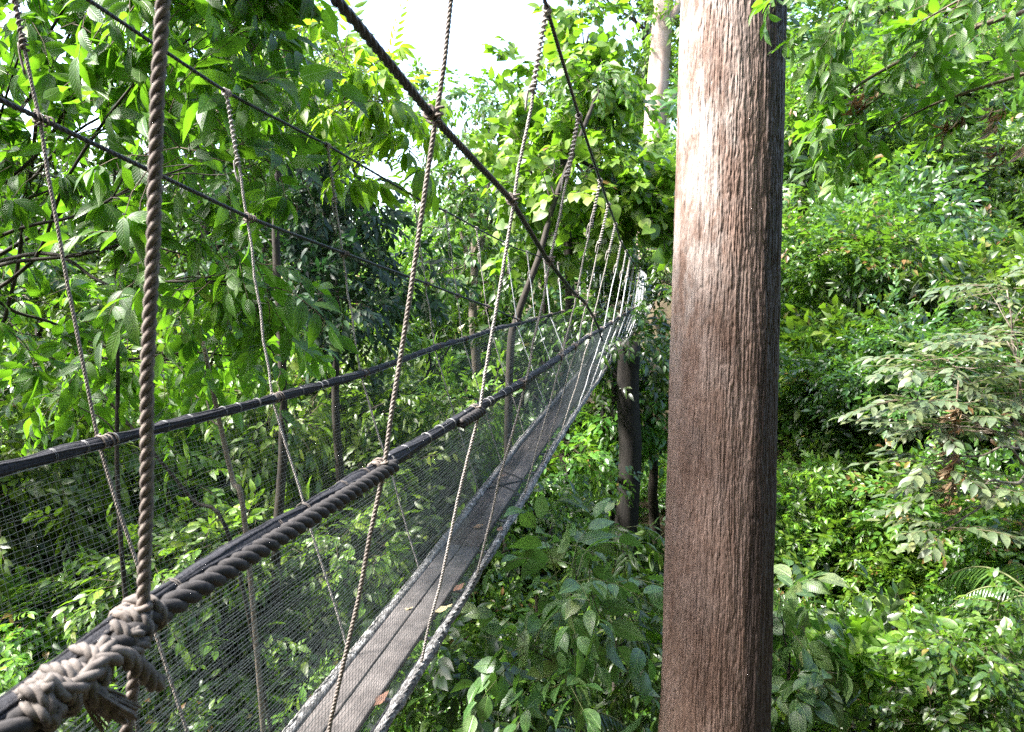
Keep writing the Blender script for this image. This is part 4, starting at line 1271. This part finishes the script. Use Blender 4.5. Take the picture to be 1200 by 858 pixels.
tree('corner_shrub', 'dense small-leaved shrub filling the bottom right corner', 'shrub',
     stand(1160, 7.4), P(1150, 830, 7.2), .04,
     [lobe(1140, 780, 7.0, 60, 40, 110), lobe(1190, 740, 7.4, 45, 40, 90), lobe(1170, 840, 6.8, 70, 40, 110), lobe(1090, 850, 6.8, 50, 35, 80)],
     sprays(4, kind='alt', ln=.10, wd=.48, n=9, twig=.26, droop=.3, hang=.25, res=1, twig_r=.002), M['mid_leaf'], M['dark_bark'], inner=.4, seed=26, limb_r=.012)

# the branch hanging in from the upper right
r = np.random.default_rng(77)
ELL = sprays(5, kind='alt', ln=.15, wd=.40, n=9, twig=.42, droop=.25, hang=.25, res=2, twig_r=.003, spread=50, jit=.35)
b0 = on_ground(P(1420, 500, 4.6))
ov = thing('overhanging_tree', 'tree whose leafy branch hangs in from the upper right across the tall trunk', 'tree', b0)
g = Geo(); gc = Geo(); gd = Geo()
tr = spline([b0 - [0, 0, .3], P(1420, 500, 4.7), P(1400, 100, 4.8), P(1390, -250, 5)], 6)
tube(g, tr, np.linspace(.16, .10, len(tr)), 12)
br = [([P(1398, 40, 4.8), P(1290, 0, 4.6), P(1180, 20, 4.4), P(1080, 60, 4.3), P(1000, 105, 4.3), P(975, 150, 4.3)], .022, 20),
      ([P(1290, 10, 4.6), P(1200, -30, 4.4), P(1090, -25, 4.3), P(990, 10, 4.2), P(968, 50, 4.2)], .018, 20),
      ([P(1398, 60, 4.8), P(1290, 60, 4.5), P(1190, 90, 4.4), P(1100, 120, 4.4), P(1040, 150, 4.4)], .018, 15),
      ([P(1180, -25, 4.4), P(1060, -60, 4.3), P(975, -50, 4.2), P(925, -20, 4.2), P(905, 15, 4.2)], .010, 6),
      ([P(1390, 0, 4.8), P(1270, -40, 4.2), P(1150, -10, 4.0), P(1080, 25, 3.95)], .016, 18),
      ([P(1080, 60, 4.3), P(1040, 105, 4.2), P(1005, 135, 4.2), P(975, 175, 4.2)], .007, 5)]
for pts, rr, n in br:
    p = spline(pts, 8)
    tube(g, p, np.linspace(rr, rr * .2, len(p)), 6)
    us = r.uniform(.38, 1, n)
    pos = p[(us * (len(p) - 1)).astype(int)] + r.normal(0, .05, (n, 3))
    T = nrm(np.gradient(p, axis=0))[(us * (len(p) - 1)).astype(int)]
    dirs = nrm(T * .9 + r.normal(0, .4, (n, 3)) + np.array([0, 0, -.14]))
    put_sprays(gc, ELL, pos, dirs, roll=.35, r=r, scale=.8)
for c in (P(1172, 130, 4.35), P(1120, 130, 4.3), P(1010, 110, 4.2), P(1182, 165, 4.35)):
    pp = c + r.normal(0, .035, (5, 3))
    put_sprays(gd, sprays(2, kind='alt', ln=.12, wd=.32, n=5, twig=.1, spread=24, droop=.9, hang=.1, res=2, twig_r=.003), pp, nrm(r.normal(0, .2, (5, 3)) + [0, 0, -1]), up=np.array([1.0, 0, 0]), scale=.7, r=r)
g.obj('trunk', M['twig'], ov)
gc.obj('crown', [M['big_leaf'], M['twig']], ov)
gd.obj('dead_leaves', [M['dead_leaf'], M['twig']], ov)

# withered leaf bunches hung up in the pale-leaved tree
dl = thing('withered_branch', 'hanging bunch of withered brown leaves in the middle of the pale-leaved tree', 'dead branch', P(1118, 470, 9.7))
g = Geo()
tube(g, spline([P(1124, 440, 9.75), P(1119, 500, 9.7), P(1116, 580, 9.7)], 5), .012, 5)
g.obj('twig', M['twig'], dl)
g = Geo()
pp = np.array([P(1118 + r.normal(0, 6), y, 9.7 + r.normal(0, .08)) for y in np.linspace(470, 590, 34)])
put_sprays(g, sprays(2, kind='alt', ln=.14, wd=.36, n=6, twig=.12, spread=28, droop=.9, hang=.1, res=1, twig_r=.002), pp, nrm(r.normal(0, .5, pp.shape) + [0, 0, -1]), up=np.array([1.0, 0, 0]), r=r, scale=.8)
g.obj('withered_leaves', [M['dead_leaf'], M['twig']], dl)

# a liana on the right hillside
li = Geo()
tube(li, spline([P(1072, 240, 22), P(1066, 290, 22), P(1060, 340, 22), P(1064, 400, 22)], 6), .035, 6)
tag(li.obj('liana', M['grey_bark']), 'thin pale hanging liana on the hillside right of the tall trunk', 'liana')

# ------------------------------------------------------------------ background trees: a few crowns shared by copies
def background_tree(name, label, cat, sps, leafm, seed, N=620, scale=1.0, group=None):
    r = np.random.default_rng(seed)
    root = thing(name, label, cat, (0, 0, 0), group)
    g = Geo()
    tp = limb(np.array([0, 0, -1.0]), np.array([r.normal(0, .3), r.normal(0, .3), 7.5]), r, .05, 6)
    tube(g, tp, np.linspace(.13, .07, len(tp)), 8)
    gc = Geo()
    for k in range(11):
        a = r.uniform(0, 6.28); h = r.uniform(4.2, 10.5)
        dd = r.uniform(.5, 2.4) * (1 - abs(h - 7) / 6)
        c = np.array([dd * math.cos(a), dd * math.sin(a), h])
        l = limb(tp[min(len(tp) - 1, int(len(tp) * min(.95, h / 9)))], c, r, .2, 4, .05)
        tube(g, l, np.linspace(.07, .02, len(l)), 5)
        p, d = lobe_points(c, np.array([1.2, 1.2, .85]) * r.uniform(.7, 1.25), N // 11, r, .35)
        put_sprays(gc, sps, p, nrm(d * .8 + [0, 0, -.15] + r.normal(0, .35, p.shape)), scale=scale, r=r, roll=.5, bias=np.full(len(p), r.normal(0, .1)))
    g.obj('trunk', M['dark_bark'], root)
    gc.obj('crown', [leafm, M['twig']], root)
    return root


def copy_tree(o):
    c = o.copy(); COL.objects.link(c)
    for ch in o.children:
        d = ch.copy(); COL.objects.link(d); d.parent = c
    return c


BG = sprays(3, kind='alt', ln=.24, wd=.46, n=10, twig=.6, droop=.3, hang=.4, res=0, twig_r=0)
BGR = sprays(3, kind='whorl', ln=.28, wd=.42, n=8, twig=.35, droop=.4, hang=.3, res=0, twig_r=0)
protos = [background_tree('forest_tree', 'leafy forest tree in the dense left bank beyond the bridge', 'tree', BG, M['deep_leaf'], 31, group='forest trees on the left bank'),
          background_tree('forest_tree', 'leafy forest tree in the dense left bank beyond the bridge', 'tree', BGR, M['mid_leaf'], 32, group='forest trees on the left bank'),
          background_tree('forest_tree', 'leafy forest tree in the dense left bank beyond the bridge', 'tree', BG, M['bright_leaf'], 33, group='forest trees on the left bank')]
LB = 'forest trees on the left bank'
CB = 'hazy trees beyond the far end of the bridge'
RB = 'trees up on the right hillside'
TXT = {LB: 'leafy forest tree in the dense left bank beyond the bridge', CB: 'bright distant tree behind the far end of the bridge', RB: 'leafy tree up on the hillside right of the tall trunk'}
spots = []
#        px, depth, scale, proto, group, sink
for px, d, s, k in ((-40, 11, .6, 0), (60, 13, .62, 1), (160, 11.5, .5, 2), (250, 14, .8, 0), (20, 17, .7, 2), (120, 18, .62, 0), (215, 18.5, .66, 1), (310, 17, .9, 0), (345, 22, 1.0, 1), (440, 15, .5, 0), (500, 17, .5, 1),  (400, 13, .55, 2), (-90, 8.5, .5, 1)):
    spots.append((px, d, s, k, LB))
for px, d, s, k in ((505, 30, .8, 2), (600, 33, .8, 1), (655, 28, .85, 2), (700, 40, 1.35, 2), (745, 46, 1.6, 1), (815, 38, 1.4, 2), (640, 21, .85, 1), (570, 24, .9, 0), (705, 22, .85, 0), (800, 26, .8, 2), (815, 20, .7, 1), (560, 42, 1.0, 2), (455, 40, .55, 1)):
    spots.append((px, d, s, k, CB))
for px, d, s, k in ((930, 34, 1.0, 2), (1010, 38, 1.0, 1), (1090, 36, .95, 2), (1170, 33, .95, 0), (960, 26, .65, 1), (1060, 27, .65, 0), (1150, 24, .6, 1), (1230, 26, .75, 2)):
    spots.append((px, d, s, k, RB))
used = set()
rr = np.random.default_rng(8)
for px, d, s, k, grp in spots:
    if k in used: o = copy_tree(protos[k])
    else: o = protos[k]; used.add(k)
    b = stand(px, d)
    if grp == RB: b[2] -= 3.2 * s
    o.location = Vector(b); o.scale = (s * rr.uniform(.95, 1.1), s * rr.uniform(.95, 1.1), s); o.rotation_euler = (0, 0, rr.uniform(0, 6.28))
    o['group'] = grp; o['label'] = TXT[grp]; o['category'] = 'tree'
    o.name = {LB: 'forest_tree', CB: 'distant_tree', RB: 'hillside_tree'}[grp]

# ================================================================== light and camera
def light():
    w = bpy.data.worlds.new('World'); scene.world = w
    w.use_nodes = True
    nt = w.node_tree
    bg = nt.nodes['Background']
    sky = nt.nodes.new('ShaderNodeTexSky')
    sky.sky_type = 'NISHITA'; sky.sun_disc = False
    el, az = SUN_EL, SUN_AZ                    # az: degrees clockwise from +Y
    sky.sun_elevation = R_(el); sky.sun_rotation = R_(az)
    sky.dust_density = 3.0; sky.air_density = 1.0
    bg.inputs[1].default_value = SKY
    nt.links.new(sky.outputs[0], bg.inputs[0])
    ld = bpy.data.lights.new('sun', 'SUN'); ld.energy = SUN; ld.angle = R_(SUN_ANG); ld.color = (1, .97, .92)
    lo = bpy.data.objects.new('sun', ld); COL.objects.link(lo)
    d = Vector((math.sin(R_(az)) * math.cos(R_(el)), math.cos(R_(az)) * math.cos(R_(el)), math.sin(R_(el))))
    lo.rotation_euler = d.to_track_quat('Z', 'Y').to_euler()
    lo.location = (0, 0, 60)


SUN_EL, SUN_AZ, SUN, SKY, SUN_ANG, EXPO = 53, 262, 3.2, 0.13, 7, 3.05
light()
cam = bpy.data.cameras.new('camera')
co = bpy.data.objects.new('camera', cam); COL.objects.link(co)
cam.sensor_width = 36; cam.sensor_fit = 'HORIZONTAL'; cam.lens = 36 * FPX / IW
co.location = (0, 0, CZ); co.rotation_euler = (math.pi / 2 - PITCH, 0, 0)
cam.clip_start = .05; cam.clip_end = 3000
cam.dof.use_dof = True; cam.dof.focus_distance = 5.5; cam.dof.aperture_fstop = 6.3
scene.camera = co
vs = scene.view_settings
vs.view_transform = 'Standard'; vs.look = 'None'; vs.exposure = EXPO; vs.gamma = 1; vs.use_curve_mapping = False
cy = scene.cycles
cy.max_bounces = 6; cy.diffuse_bounces = 3; cy.glossy_bounces = 2; cy.transmission_bounces = 3; cy.transparent_max_bounces = 8
cy.use_denoising = False
cy.sample_clamp_indirect = 3; cy.sample_clamp_direct = 12; cy.blur_glossy = 1.0
